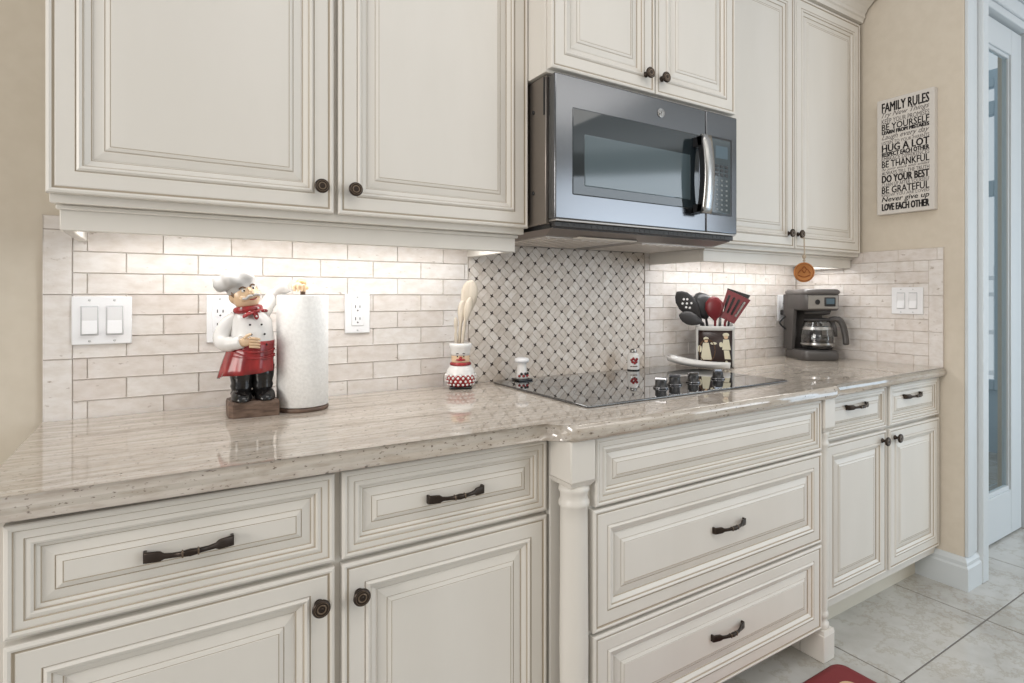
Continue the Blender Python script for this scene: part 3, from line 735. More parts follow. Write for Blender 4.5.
tube(bm, smooth_path([W(.100, -.006, .306), W(.092, -.014, .302), W(.094, -.018, .292)], 3), [.004] * 4 + [.0036, .003, .0024], 8)
obj('raised_hand', bm, 'cskin', t)
bm = NB(); ball(bm, W(.112, .0, .309), (.012, .012, .011), 14); lathe(bm, [(.012, .294), (.014, .298), (.010, .302)], W(.116, 0, 0), 18); obj('finial', bm, 'gold', t)
# apron
bm = NB(); NA = 26; rings = []
for z, rx, ry, dx, wv in [(.174, .0490, .0565, .003, 0), (.163, .0502, .0575, .002, .001), (.148, .051, .058, .000, .0015), (.13, .053, .060, -.003, .003), (.112, .056, .061, -.006, .004), (.100, .059, .062, -.008, .005)]:
    rr = []
    for i in range(NA + 1):
        a = PI * .93 + (PI * 1.14) * i / NA
        rip = wv * .55 * math.sin(i * 1.3)
        rr.append(W(dx + (rx + rip) * math.cos(a), (ry + rip) * math.sin(a), z + .004 * math.cos(a) * (1 if z < .13 else 0) - (.010 if z < .11 and i < 5 else 0) * (5 - i) / 5))
    rings.append(rr)
outer = rings; inner = [[p + (W(.004, 0, p.z - CT) - p) * .05 for p in r] for r in rings]
full = [o + list(reversed(i_)) for o, i_ in zip(outer, inner)]
loft(bm, full)
for k, (za, zb) in enumerate([(.160, .150), (.152, .134), (.142, .138)]):
    tube(bm, smooth_path([W(-.042, -.036, za), W(-.01, -.0595, (za + zb) / 2 - .004), W(.026, -.052, zb), W(.048, -.026, zb + .004)], 5), .0022, 8)
obj('apron', bm, 'cred', t)
# head, tilted
HT = Matrix.Translation(W(-.002, -.004, .252)) @ Matrix.Rotation(-.36, 4, 'Y') @ Matrix.Rotation(-.12, 4, 'X') @ Matrix.Rotation(.35, 4, 'Z')
def hb(bm):
    for v in bm.verts: v.co = HT @ v.co
    return bm
bm = NB()
loft(bm, [ell((0, dy, z), rx, ry, 24) for z, rx, ry, dy in [(-.006, .014, .014, .002), (.002, .020, .019, -.002), (.010, .0265, .0255, -.003), (.020, .0305, .029, -.003), (.030, .0315, .030, -.002), (.040, .0305, .0295, 0), (.052, .028, .028, .001), (.060, .022, .022, .002), (.064, .010, .010, .002)]])
ball(bm, (0, -.033, .0275), (.0058, .0068, .0062), 12)
tube(bm, [(0, -.030, .042), (0, -.033, .034), (0, -.036, .028)], [.0028, .0038, .0045], 10)
for s in (-1, 1):
    ball(bm, (s * .031, .002, .030), (.004, .006, .009), 12); ball(bm, (s * .0165, -.0245, .0215), (.009, .006, .008), 12)
hd = obj('head', hb(bm), 'cskin', t)
bm = NB()
for s in (-1, 1):
    tube(bm, smooth_path([(s * .001, -.036, .0205), (s * .008, -.036, .0215), (s * .016, -.0325, .018), (s * .021, -.028, .0215)], 4), [.0025] * 2 + [.0034] * 7 + [.0028] * 3 + [.0012], 8, .9)
obj('moustache', hb(bm), 'cgrey', hd)
bm = NB()
for s in (-1, 1): tube(bm, smooth_path([(s * .0055, -.030, .043), (s * .012, -.0295, .0465), (s * .0185, -.025, .044)], 4), .0018, 8)
for s in (-1, 1): box(bm, s * .0275 - .003, s * .0275 + .003, -.012, .004, .028, .046, .002, 1)
ball(bm, (0, .010, .032), (.0305, .024, .024), 16)
obj('hair', hb(bm), 'cbrown', hd)
bm = NB()
for s in (-1, 1): ball(bm, (s * .0115, -.0275, .0375), (.0048, .0028, .0036), 12)
obj('eye_whites', hb(bm), 'cwhite', hd)
bm = NB()
for s in (-1, 1): ball(bm, (s * .011, -.0298, .0373), (.0022, .0012, .0024), 10)
obj('pupils', hb(bm), 'cblack', hd)
bm = NB(); tube(bm, smooth_path([(-.008, -.0325, .0135), (0, -.035, .0115), (.008, -.0325, .0135)], 4), .0016, 8); obj('mouth', hb(bm), 'cred', hd)
# puffy hat
bm = NB(); NH = 48; rings = []
for z, r, pf in [(.040, .0315, 0), (.047, .0325, 0), (.0535, .033, 0), (.0545, .0350, .0015), (.060, .0400, .003), (.068, .0425, .004), (.078, .0410, .0042), (.087, .033, .004), (.090, .021, .002), (.0915, .006, 0)]:
    rr = []
    for i in range(NH):
        a = 2 * PI * i / NH; q = r + pf * math.cos(a * 6)
        off = max(0, z - .050); sag = max(0, -math.cos(a)) * max(0, r - .034) * 1.2
        rr.append(Vector((q * math.cos(a) - off * .30, q * .92 * math.sin(a) + off * .25 + .001, z - sag + (.004 * math.sin(a) if z < .054 else 0))))
    rings.append(rr)
loft(bm, rings); obj('hat', hb(bm), 'cgrey', hd)
# scarf with bow
bm = NB()
tube(bm, [W(-.005 + .0235 * math.cos(2 * PI * i / 24), -.002 + .024 * math.sin(2 * PI * i / 24), .247 + .003 * math.cos(2 * PI * i / 24)) for i in range(25)], .0085, 12)
ball(bm, W(.004, -.030, .240), (.006, .006, .006), 10)
for ex_, ez_, rr_ in [(-.020, .229, .0075), (.032, .243, .008), (.010, .224, .006)]:
    tube(bm, smooth_path([W(.004, -.031, .240), W((.004 + ex_) / 2, -.038, (.240 + ez_) / 2 + .003), W(ex_, -.036, ez_)], 4), [.004, .005, .006, rr_, rr_, rr_, rr_, rr_ * .8, rr_ * .4], 10, .55)
sc = obj('neckerchief', bm, 'cred', t)
bm = NB()
for p_ in [(-.014, -.0375, .237), (-.006, -.0365, .241), (.016, -.0435, .243), (.024, -.0435, .2445), (.008, -.0425, .231), (-.022, -.027, .250), (.013, -.032, .250)]: ball(bm, W(*p_), .0022, 8)
obj('dots', bm, 'cwhite', sc, label='white dots on the neckerchief')
# roll
bm = NB(); rings = []
NR = 64
for r, z in [(.0575, .0115), (.059, .0125), (.059, .279), (.0575, .2805), (.022, .2800), (.021, .279), (.021, .0125), (.022, .0115)]:
    rings.append(ell(W(.116, 0, z), r, r, NR))
rings.append(rings[0]); loft(bm, rings, cap=False); bmesh.ops.remove_doubles(bm, verts=bm.verts, dist=1e-5)
solo('paper_towel_roll', bm, 'paper', 'full white paper towel roll standing on the chef holder', 'paper towels')

# ------------------------------------------------------------------ small chef spoon pot with wooden spoons
QX, QY = .974, -.070
t = thing('utensil_pot', 'small ceramic chef pot with red dotted apron holding wooden spoons', 'utensil holder', (QX, QY, CT))
def Q(x, y, z): return Vector((QX + x, QY + y, CT + z))
fx, fy = -.42, -.907     # the face looks towards the room
RQ = Matrix.Rotation(math.atan2(fx, -fy) , 3, 'Z')
def qf(x, y, z): return Vector((QX, QY, CT + z)) + RQ @ Vector((x, y, 0))
bm = NB(); box(bm, -.034, .034, -.028, .028, 0, .009, .004, 2, mat=Matrix.Translation((QX, QY, CT)) @ RQ.to_4x4()); obj('base', bm, 'cblack', t)
bm = NB(); loft(bm, [ell(Q(0, 0, z), r, r * .82, 26, RQ) for z, r in [(.008, .034), (.02, .041), (.038, .0435), (.055, .041), (.068, .033), (.075, .026)]]); bd = obj('jacket', bm, 'cwhite', t)
bm = NB(); loft(bm, [ell(Q(0, 0, z), r, r * .825, 30, RQ) for z, r in [(.008, .0355), (.02, .0425), (.036, .0445), (.042, .044), (.0425, .042)]]); ap = obj('apron', bm, 'cred', t)
bm = NB()
for k, (z, r) in enumerate([(.014, .0385), (.024, .0437), (.034, .0445), (.041, .0442)]):
    for i in range(18):
        a = 2 * PI * (i + .5 * (k % 2)) / 18; c_ = RQ @ Vector((r * math.cos(a), r * .825 * math.sin(a), 0))
        ball(bm, Q(c_.x, c_.y, z), .0038, 8)
obj('dots', bm, 'cwhite', ap, label='white dots on the red apron')
bm = NB(); loft(bm, [ell(Q(0, 0, z), r, r * .9, 24, RQ) for z, r in [(.072, .026), (.085, .0275), (.1, .0275), (.112, .027)]]); fc = obj('head', bm, 'cskin', t)
bm = NB(); tube(bm, [Q(*(RQ @ Vector((.027 * math.cos(2 * PI * i / 24), .0245 * math.sin(2 * PI * i / 24), 0))).xy, .0745) for i in range(25)], .0055, 10)
obj('neckerchief', bm, 'cred', t)
bm = NB(); loft(bm, [[Vector(p) for p in ell(Q(0, 0, z), r + w_, (r + w_) * .92, 26, RQ)] for z, r, w_ in [(.1, .0278, 0), (.108, .0285, 0), (.118, .029, .001), (.124, .0335, 0), (.131, .0345, 0), (.136, .033, 0), (.137, .026, 0), (.128, .024, 0)]])
obj('hat', bm, 'cwhite', t)
bm = NB(); ball(bm, qf(0, -.0265, .093), .005, 10); 
for s in (-1, 1): tube(bm, smooth_path([qf(0, -.027, .087), qf(s * .008, -.027, .0885), qf(s * .014, -.022, .0865)], 3), [.003] * 4 + [.0025, .002, .001], 8)
obj('nose_and_moustache', bm, 'cred', fc)
bm = NB()
for s in (-1, 1): ball(bm, qf(s * .0095, -.0235, .0985), (.0022, .002, .003), 8); tube(bm, [qf(s * .006, -.0255, .107), qf(s * .013, -.0225, .106)], .0016, 6)
obj('eyes_and_brows', bm, 'cblack', fc)
def wooden(label, base, mid, top, bl, bw, flat, mat='wood_light'):
    bm = NB(); base, mid, top = Vector(base), Vector(mid), Vector(top); d_ = (top - mid).normalized()
    pts = [base, base.lerp(mid, .5), mid] + [mid.lerp(top, k) for k in (.15, .3, .5, .7, .85, .95, 1)]
    ra = [(.0048, .0048)] * 2 + [(.0045, .0045)] + [(bw * a, flat) for a in (.35, .65, .92, 1., .85, .55, .12)]
    tube(bm, pts, ra, 14, up=(-.3, -1, .1))
    return solo('wooden_spoon', bm, mat, label, 'wooden spoon', 'wooden spoons in the chef pot')
wooden('largest pale wooden spoon, tallest in the small chef pot', Q(.004, .006, .112), Q(.019, .004, .205), Q(.037, .0, .327), .1, .0265, .006)
wooden('slim wooden spoon in front of the tallest one in the chef pot', Q(.000, -.006, .112), Q(.006, -.014, .19), Q(.024, -.020, .275), .08, .0125, .005)
wooden('wooden spoon just left of the tallest, its bowl half hidden behind the slim one', Q(-.006, .002, .112), Q(-.002, -.002, .185), Q(.006, -.006, .265), .08, .0135, .005)
wooden('short wooden stick spoon, leftmost in the small chef pot', Q(-.014, .0, .112), Q(-.016, -.001, .165), Q(-.016, -.002, .215), .05, .0065, .0035)

# ------------------------------------------------------------------ shakers on the cooktop edge
t = thing('salt_shaker', 'little white shaker with flared cap at the left back of the cooktop', 'shaker', (1.195, -.062, CT + .006))
bm = NB(); box(bm, 1.170, 1.222, -.088, -.036, CT + .006, CT + .012, .002, 1); obj('foot', bm, 'cblack', t)
bm = NB(); lathe(bm, [(.018, .012), (.0185, .018), (.0165, .034), (.015, .05), (.0145, .06), (.016, .063)], (1.195, -.062, CT), 24); bd = obj('jar', bm, 'cwhite', t)
bm = NB(); lathe(bm, [(.0155, .062), (.0225, .066), (.0235, .072), (.021, .077), (.012, .080)], (1.195, -.062, CT), 24); obj('cap', bm, 'plate', t)
bm = NB()
for a in range(7):
    an = -PI / 2 + (a - 2.6) * .38; ball(bm, (1.195 + .0182 * math.cos(an), -.062 + .0182 * math.sin(an), CT + .021 + .007 * (a % 2)), (.005, .005, .0045), 8, a % 2)
obj('painted_motif', bm, ['cred', 'cblack'], bd, label='red and black painted band')
t = thing('pepper_shaker', 'little white shaker with red pepper picture at the right back of the cooktop', 'shaker', (1.672, -.066, CT + .006))
bm = NB(); lathe(bm, [(.0215, .006), (.0225, .012), (.0225, .052), (.019, .064), (.012, .071)], (1.672, -.066, CT), 26); bd = obj('jar', bm, 'cwhite', t)
bm = NB(); lathe(bm, [(.0125, .0705), (.0125, .078), (.009, .083), (.003, .085)], (1.672, -.066, CT), 20); obj('cap', bm, 'chrome', t)
bm = NB()
for k, (an, z) in enumerate([(-2.6, .045), (-2.3, .05), (-2.0, .044), (-1.7, .048), (-2.45, .038), (-2.1, .034), (-1.8, .038)]):
    ball(bm, (1.672 + .0222 * math.cos(an), -.066 + .0222 * math.sin(an), CT + z), (.005, .005, .0055), 8)
for an in (-2.6, -2.2, -1.8): ball(bm, (1.672 + .0222 * math.cos(an), -.066 + .0222 * math.sin(an), CT + .022), (.006, .004, .002), 8, 1)
obj('painted_motif', bm, ['cred', 'cbrown'], bd, label='red peppers painted on the jar')
bm = NB(); lathe(bm, [(.023, .0055), (.0235, .008), (.022, .010)], (1.672, -.066, CT), 26); obj('foot', bm, 'cblack', t)

# ------------------------------------------------------------------ spoon rest
bm = NB(); c0, c1 = Vector((1.865, -.052, CT + .006)), Vector((1.962, -.268, CT + .006))
ax = (c1 - c0).normalized(); sd = Vector((-ax.y, ax.x, 0)); rings = []
NS = 22; L_ = (c1 - c0).length
for i in range(NS + 1):
    s = i / NS; w_ = .058 * math.sin(PI * min(1, s * .93 + .05)) ** .6 * (1 - .35 * s); lift = .026 * (1 - s) ** 3 + .008 * s ** 3
    rr = []
    for q in range(17):
        a = -1 + 2 * q / 16; rr.append(c0 + ax * (L_ * s) + sd * (w_ * a) + Vector((0, 0, .004 + lift + .016 * abs(a) ** 2.2)))
    for q in range(16, -1, -1):
        a = -1 + 2 * q / 16; rr.append(c0 + ax * (L_ * s) + sd * (w_ * a * .98) + Vector((0, 0, .0003 + lift * .8 + .015 * abs(a) ** 2.2)))
    rings.append(rr)
loft(bm, rings); solo('spoon_rest', bm, 'cwhite', 'white leaf-shaped spoon rest lying between the cooktop knobs and the crock', 'spoon rest')

# ------------------------------------------------------------------ utensil crock
KX, KY = 2.076, -.102; KR = -.86
t = thing('utensil_crock', 'square dark printed crock with white rim full of kitchen utensils', 'utensil holder', (KX, KY, CT), KR)
def kb(bm): return bm
def sq(w, z, sqz=.42, n=32): return [Vector((math.copysign(abs(math.cos(2 * PI * i / n)) ** sqz, math.cos(2 * PI * i / n)) * w, math.copysign(abs(math.sin(2 * PI * i / n)) ** sqz, math.sin(2 * PI * i / n)) * w, z)) for i in range(n)]
hw = .073; hh = .160
bm = NB(); loft(bm, [sq(hw * .97, 0), sq(hw, .004), sq(hw, hh), sq(hw - .006, hh), sq(hw - .006, .008)]); ck = obj('jar', bm, 'crockdark', t, local=True)
bm = NB(); loft(bm, [sq(hw + .002, hh - .016), sq(hw + .003, hh - .014), sq(hw + .003, hh + .001), sq(hw - .007, hh + .001), sq(hw - .007, hh - .016)], cap=False); obj('rim', bm, 'palegrey', t, local=True, label='pale band around the rim')
bm = NB()
y_ = -hw - .0004
def blob(pts, mi=0):
    prism(bm, pts, y_ - .0012, y_ + .004, mi)
def disc(cx, cz, rx_, rz_, mi=0, n=16): blob([(cx + rx_ * math.cos(2 * PI * i / n), cz + rz_ * math.sin(2 * PI * i / n)) for i in range(n)], mi)
disc(-.034, .112, .010, .007); disc(-.034, .104, .007, .007, 1); blob([(-.046, .096), (-.024, .096), (-.012, .030), (-.054, .030)]); disc(-.058, .072, .008, .014); disc(-.006, .094, .012, .005)
disc(.040, .128, .012, .008); disc(.040, .119, .008, .007, 1); blob([(.030, .110), (.051, .110), (.058, .070), (.026, .070)]); disc(.022, .090, .007, .010); blob([(.032, .068), (.052, .068), (.058, .034), (.036, .034)])
for a, b_ in [(.030, .018), (.038, .012), (.046, .020), (.054, .014), (.042, .024)]: disc(a, b_, .004, .004)
for sx in (-1, 1):
    bm_ = NB(); box(bm_, sx * hw * .93 - .004, sx * hw * .93 + .004, -hw - .0012, -hw + .006, .004, hh - .012, .001, 1); obj('corner_strip', bm_, 'palegrey', ck, local=True, label='pale edge strip')
obj('painted_figures', bm, ['crockcream', 'cskin'], ck, local=True, label='cream painted cooks on the dark jar')
bm = NB(); tube(bm, [Vector((-.030 + .030 * math.cos(a * PI / 12), y_ - .0016, .066 + .044 * math.sin(a * PI / 12))) for a in range(25)], .0016, 6)
obj('painted_ring', bm, 'cbrown', ck, local=True)
bm = NB(); box(bm, -.06, .02, y_ - .0008, y_ + .003, .004, .018, mi=0); obj('painted_ground', bm, 'cblack', ck, local=True)
def K(x, y, z):
    p_ = Vector((KX, KY, CT)) + Matrix.Rotation(KR, 3, 'Z') @ Vector((x, y, z)); return p_
def tool(label, mat, base, neck, tip, head, name='kitchen_spoon', cat='kitchen utensil', group='utensils in the dark crock'):
    """head: list of (t, halfwidth, thickness) along neck->tip; local crock frame, face towards the room"""
    bm = NB(); b0, n0, t0 = Vector(base), Vector(neck), Vector(tip)
    pts = [b0, b0.lerp(n0, .5), n0] + [n0.lerp(t0, h[0]) for h in head]
    ra = [(.0065, .005), (.006, .0045), (.005, .004)] + [(h[1], h[2]) for h in head]
    tube(bm, pts, ra, 16, up=(0, -1, .2))
    for v in bm.verts: v.co = K(*v.co)
    return bm
oval = [(.08, .010, .004), (.2, .021, .005), (.4, .033, .006), (.6, .037, .006), (.8, .031, .0055), (.93, .018, .004), (1, .004, .002)]
spec = [('black slotted spoon leaning far left in the dark crock', 'blackmatte', (-.03, .02, .012), (-.056, -.014, .186), (-.146, -.076, .294), oval),
        ('black nylon spoon hanging low over the left side of the crock rim', 'blackmatte', (-.02, -.03, .012), (-.046, -.048, .172), (-.136, -.086, .205), [(h_[0], h_[1] * .72, h_[2] * 1.6) for h_ in oval]),
        ('large grey ladle in the middle left of the crock', 'greyplastic', (-.01, .01, .012), (-.034, .004, .185), (-.066, .000, .292), [(.05, .012, .008), (.2, .030, .018), (.45, .043, .024), (.7, .043, .024), (.88, .030, .018), (1, .008, .006)]),
        ('deep red nylon spoon in the middle of the crock', 'redplastic', (.0, -.02, .012), (.000, -.030, .180), (-.006, -.036, .278), [(.08, .010, .004), (.25, .026, .009), (.5, .036, .012), (.75, .033, .011), (.92, .019, .007), (1, .004, .002)])]
for lab, mt, a, b_, c_, hd_ in spec:
    bm = tool(lab, mt, a, b_, c_, hd_)
    if 'slotted' in lab:
        o = solo('slotted_spoon', bm, mt, lab, 'kitchen utensil', 'utensils in the dark crock')
        bm = NB(); n0, t0 = Vector(b_), Vector(c_); tt = (t0 - n0).normalized(); aa = tt.cross(Vector((0, -1, .2))).normalized(); nn = aa.cross(tt)
        if nn.y > 0: nn = -nn
        Rk = Matrix.Rotation(KR, 3, 'Z'); rq = Matrix((aa, tt, nn)).transposed()
        for dx, dz in [(0, 0), (.012, .012), (-.012, -.010), (.002, .022), (-.003, -.022), (.014, -.012), (-.013, .012)]:
            cc = n0.lerp(t0, .60) + aa * dx + tt * dz + nn * .0035
            lathe(bm, [(.0046, 0), (.0046, .0034)], K(*cc), 10, Rk @ rq)
        obj('slots', bm, 'paper', o, label='pale holes of the slotted spoon')
    else: solo('ladle' if 'ladle' in lab else 'kitchen_spoon', bm, mt, lab, 'kitchen utensil', 'utensils in the dark crock')
def turner(label, mat, base, neck, tip, w0, w1, slots):
    bm = NB(); b0, n0, t0 = Vector(base), Vector(neck), Vector(tip)
    tube(bm, [K(*b0), K(*b0.lerp(n0, .5)), K(*n0), K(*n0.lerp(t0, .12))], [(.0065, .005), (.006, .005), (.006, .004), (.012, .003)], 12)
    d_ = (t0 - n0).normalized(); s_ = d_.cross(Vector((0, -1, .25)).normalized()).normalized(); nn = s_.cross(d_); L = (t0 - n0).length
    # blade as bars with real slots
    if slots:
        k = 9; seg = [(-1 + 2 * i / k, -1 + 2 * (i + 1) / k) for i in range(k)]
    else: seg = [(-1, 1)]
    def q4(a0, a1, s0, s1):
        rr = []
        for zt in (-.0022, .0022):
            rr.append([K(*(n0 + d_ * (L * s) + s_ * (a * (w0 + (w1 - w0) * s)) + nn * zt)) for a, s in [(a0, s0), (a1, s0), (a1, s1), (a0, s1)]])
        loft(bm, rr, smooth=False)
    q4(-1, 1, .08, .30); q4(-1, 1, .86, 1.0)
    for i, (a0, a1) in enumerate(seg):
        if slots and i % 2 == 1: continue
        q4(a0, a1, .30, .86)
    return solo('slotted_turner' if slots else 'turner', bm, mat, label, 'kitchen utensil', 'utensils in the dark crock')
turner('wide deep red slotted turner, tallest at the right of the crock', 'redplastic', (.03, -.02, .012), (.038, -.025, .175), (.090, -.032, .284), .032, .048, True)
turner('black turner behind the red slotted turner', 'blackmatte', (.035, .03, .012), (.055, .030, .185), (.092, .020, .296), .026, .046, False)
bm = NB(); tube(bm, smooth_path([K(.05, -.01, .012), K(.057, -.004, .15), K(.090, .0, .210), K(.122, .0, .262)], 5), [(.006, .004)] * 6 + [(.007, .004)] * 5 + [(.0085, .004)] * 4 + [(.004, .003)], 12)
solo('spatula_handle', bm, 'palegrey', 'pale grey curved handle leaning out at the far right of the crock', 'kitchen utensil', 'utensils in the dark crock')
bm = NB(); tube(bm, [K(.015, .03, .012), K(.02, .03, .19), K(.024, .032, .232), K(.025, .032, .240)], [(.006, .006), (.006, .006), (.010, .006), (.004, .004)], 12)
solo('whisk_handle', bm, 'chrome', 'short steel handle standing behind the red spoon in the crock', 'kitchen utensil', 'utensils in the dark crock')

# ------------------------------------------------------------------ coffee maker
MX, MY, MR = 2.640, -.165, -.56
t = thing('coffee_maker', 'charcoal drip coffee maker with silver control panel in the counter corner', 'coffee maker', (MX, MY, CT), MR)
t.scale = (.88, .88, .99)
def rr_(w, d, z, dy=0, k=.35, n=32): return [Vector((math.copysign(abs(math.cos(2 * PI * i / n)) ** k, math.cos(2 * PI * i / n)) * w, dy + math.copysign(abs(math.sin(2 * PI * i / n)) ** k, math.sin(2 * PI * i / n)) * d, z)) for i in range(n)]
bm = NB(); loft(bm, [rr_(.090, .114, 0), rr_(.094, .118, .006), rr_(.094, .118, .030), rr_(.089, .112, .042), rr_(.08, .11, .044)]); bs = obj('base', bm, 'machine', t, local=True)
bm = NB(); lathe(bm, [(.070, .043), (.070, .047), (.066, .048)], (.006, -.045, 0), 36); obj('hot_plate', bm, 'blackmatte', bs, local=True)
bm = NB(); loft(bm, [rr_(.088, .036, .040, .078), rr_(.086, .034, .10, .080), rr_(.085, .034, .18, .080), rr_(.088, .037, .232, .078)]); obj('water_tank', bm, 'machine', t, local=True)
# tall side wing at the left
bm = NB(); loft(bm, [[Vector((x, y, z)) for y, z in [(.02, .04), (.114, .04), (.117, .29), (-.02, .29), (.005, .16)]] for x in (-.0935, -.078)], smooth=False); obj('side_wing', bm, 'machine', t, local=True)
bm = NB(); loft(bm, [rr_(.088, .115, .218, .006), rr_(.094, .121, .226, .004), rr_(.094, .122, .285, .003), rr_(.092, .120, .292, .003)]); hd = obj('brew_head', bm, 'machine', t, local=True)
bm = NB(); loft(bm, [rr_(.094, .123, .290, .002), rr_(.097, .127, .296, .0), rr_(.096, .126, .304, 0), rr_(.088, .118, .311, 0), rr_(.055, .08, .313, 0)]); obj('lid', bm, 'machinedark', t, local=True)
bm = NB(); loft(bm, [[Vector((x, -.1195 - d + .006 * (abs(x) / .08) ** 2, z)) for x in [-.072 + .146 * i / 12 for i in range(13)]] + [Vector((x, -.108, z)) for x in [.074 - .146 * i / 12 for i in range(13)]] for z, d in [(.226, 0), (.229, .003), (.283, .003), (.286, 0)]], smooth=False); cp = obj('control_panel', bm, 'silver', t, local=True)
bm = NB(); box(bm, .004, .058, -.1265, -.11, .237, .276, .003, 2); sc = obj('display_bezel', bm, 'black', cp, local=True)
bm = NB(); box(bm, .011, .051, -.1275, -.12, .247, .271, .001, 1); obj('display', bm, 'lcd', sc, local=True, label='grey-blue display')
bm = NB(); lathe(bm, [(.0115, 0), (.0115, .004), (.010, .0055)], (-.030, -.121, .256), 22, Matrix.Rotation(PI / 2, 3, 'X')); obj('button', bm, 'black', cp, local=True)
bm = NB(); loft(bm, [ell((.006, -.045, z), r, r, 32) for z, r in [(.196, .030), (.202, .058), (.2185, .064)]]); obj('brew_basket', bm, 'blackmatte', t, local=True)
bm = NB(); tube(bm, smooth_path([(-.094, .090, .13), (-.118, .098, .150), (-.120, .135, .182), (-.098, .168, .196)], 6), .0042, 8); cd = obj('cord', bm, 'black', t, local=True)
# wall plug end of the cord, placed at the outlet
Ri = Matrix.Rotation(-MR, 3, 'Z')
pw = Ri @ (Vector((2.650, -.006, 1.045)) - Vector((MX, MY, CT))); pw = Vector((pw.x / .88, pw.y / .88, pw.z / .99))
for o_ in [cd]: D.meshes.remove(o_.data)
bm = NB(); tube(bm, smooth_path([(-.098, .080, .13), (-.125, .088, .160), pw + Ri @ Vector((-.03, -.05, -.01)), pw + Ri @ Vector((0, -.022, 0))], 6), .0042, 8); cd = obj('cord', bm, 'black', t, local=True)
bm = NB(); box(bm, -.012, .012, -.024, -.0012, -.012, .012, .004, 2, mat=Matrix.Translation(pw) @ Ri.to_4x4()); obj('plug', bm, 'blackmatte', cd, local=True)
# carafe
ca = Matrix.Rotation(MR, 3, 'Z') @ Vector((.006 * .88, -.045 * .88, 0)); HA = -.95
t = thing('coffee_carafe', 'glass coffee carafe with dark handle sitting in the coffee maker', 'carafe', (MX + ca.x, MY + ca.y, CT + .0479), HA)
t.scale = (1.0, 1.0, 1.09)
bm = NB(); loft(bm, [ell((0, 0, z), r, r, 36) for z, r in [(0.0005, .058), (.004, .064), (.02, .069), (.05, .070), (.08, .064), (.105, .054), (.116, .051), (.116, .049), (.105, .052), (.08, .062), (.05, .068), (.02, .067), (.006, .062), (.0035, .056)]]); obj('glass_bowl', bm, 'glass', t, local=True)
bm = NB(); loft(bm, [ell((0, 0, z), r, r, 36) for z, r in [(.0045, .056), (.02, .0664), (.052, .0672)]]); obj('coffee', bm, 'coffee', t, local=True)
bm = NB(); lathe(bm, [(.0708, .018), (.0712, .022), (.0708, .026)], (0, 0, 0), 36, cap=False); lathe(bm, [(.0655, .078), (.062, .090)], (0, 0, 0), 36, cap=False); obj('metal_band', bm, 'chrome', t, local=True)
bm = NB(); lathe(bm, [(.0525, .112), (.0535, .120), (.045, .1235), (.01, .124)], (0, 0, 0), 32); obj('carafe_lid', bm, 'blackmatte', t, local=True)
bm = NB(); tube(bm, smooth_path([(.048, 0, .116), (.070, 0, .121), (.090, 0, .114), (.104, 0, .088), (.112, 0, .045), (.114, 0, .018)], 5), [(.011, .009)] * 8 + [(.013, .011)] * 10 + [(.013, .0105)] * 7 + [(.008, .006)], 14, up=(0, 1, 0)); 
tube(bm, [(.060, 0, .108), (.070, 0, .075), (.0725, 0, .05)], [(.010, .005), (.010, .004), (.008, .003)], 10, up=(0, 1, 0))
obj('handle', bm, 'machine', t, local=True)

# ------------------------------------------------------------------ copper medallion hanging from the cabinet knob
t = thing('hanging_ornament', 'round copper ornament hanging on a cord from the right cabinet knob', 'ornament', (2.300, -.350, 1.215))
GX, GY, GZ = 2.283, -.357, 1.212
ry = Matrix.Rotation(-.75, 3, 'Z') @ Matrix.Rotation(PI / 2, 3, 'X')
bm = NB(); lathe(bm, [(.001, -.004), (.034, -.004), (.0375, -.002), (.0385, 0), (.0375, .002), (.034, .0035), (.032, .0025), (.001, .0025)], (GX, GY, GZ), 40, ry); dc = obj('disc', bm, 'copper', t)
bm = NB(); u_ = ry @ Vector((1, 0, 0)); v_ = ry @ Vector((0, 1, 0)); w_ = ry @ Vector((0, 0, 1))
for pts in [[(-.022, -.004), (-.010, .010), (.0, -.002), (.010, .012), (.022, -.004)], [(-.022, -.010), (0, -.018), (.022, -.010)], [(-.008, .012), (0, .022), (.008, .012)]]:
    tube(bm, smooth_path([Vector((GX, GY, GZ)) + u_ * a + v_ * b_ + w_ * .003 for a, b_ in pts], 4), .0019, 8)
tube(bm, [Vector((GX, GY, GZ)) + u_ * (.033 * math.cos(i * PI / 20)) + v_ * (.033 * math.sin(i * PI / 20)) + w_ * .003 for i in range(41)], .0014, 6)
obj('relief', bm, 'copperdark', dc, label='dark raised pattern on the disc')
bm = NB(); tube(bm, [(GX, GY, GZ + .038), (GX, GY - .0015, GZ + .075), (2.296, -.349, 1.345)], .0022, 8)
tube(bm, [(2.298 + .0075 * math.cos(i * PI / 10 * 1.0), -.3355 - .0005 * (i % 2), 1.3565 + .0090 * math.sin(i * PI / 10)) for i in range(21)], .0018, 8)
tube(bm, [(2.296, -.349, 1.346), (2.298, -.3360, 1.348)], .0018, 8)
obj('cord', bm, 'cordtan', t)
bm = NB(); ball(bm, (GX, GY - .0005, GZ + .060), (.0075, .0075, .0085), 14); ball(bm, (GX, GY - .0005, GZ + .045), (.005, .005, .005), 12); obj('bead', bm, 'cordtan', t)

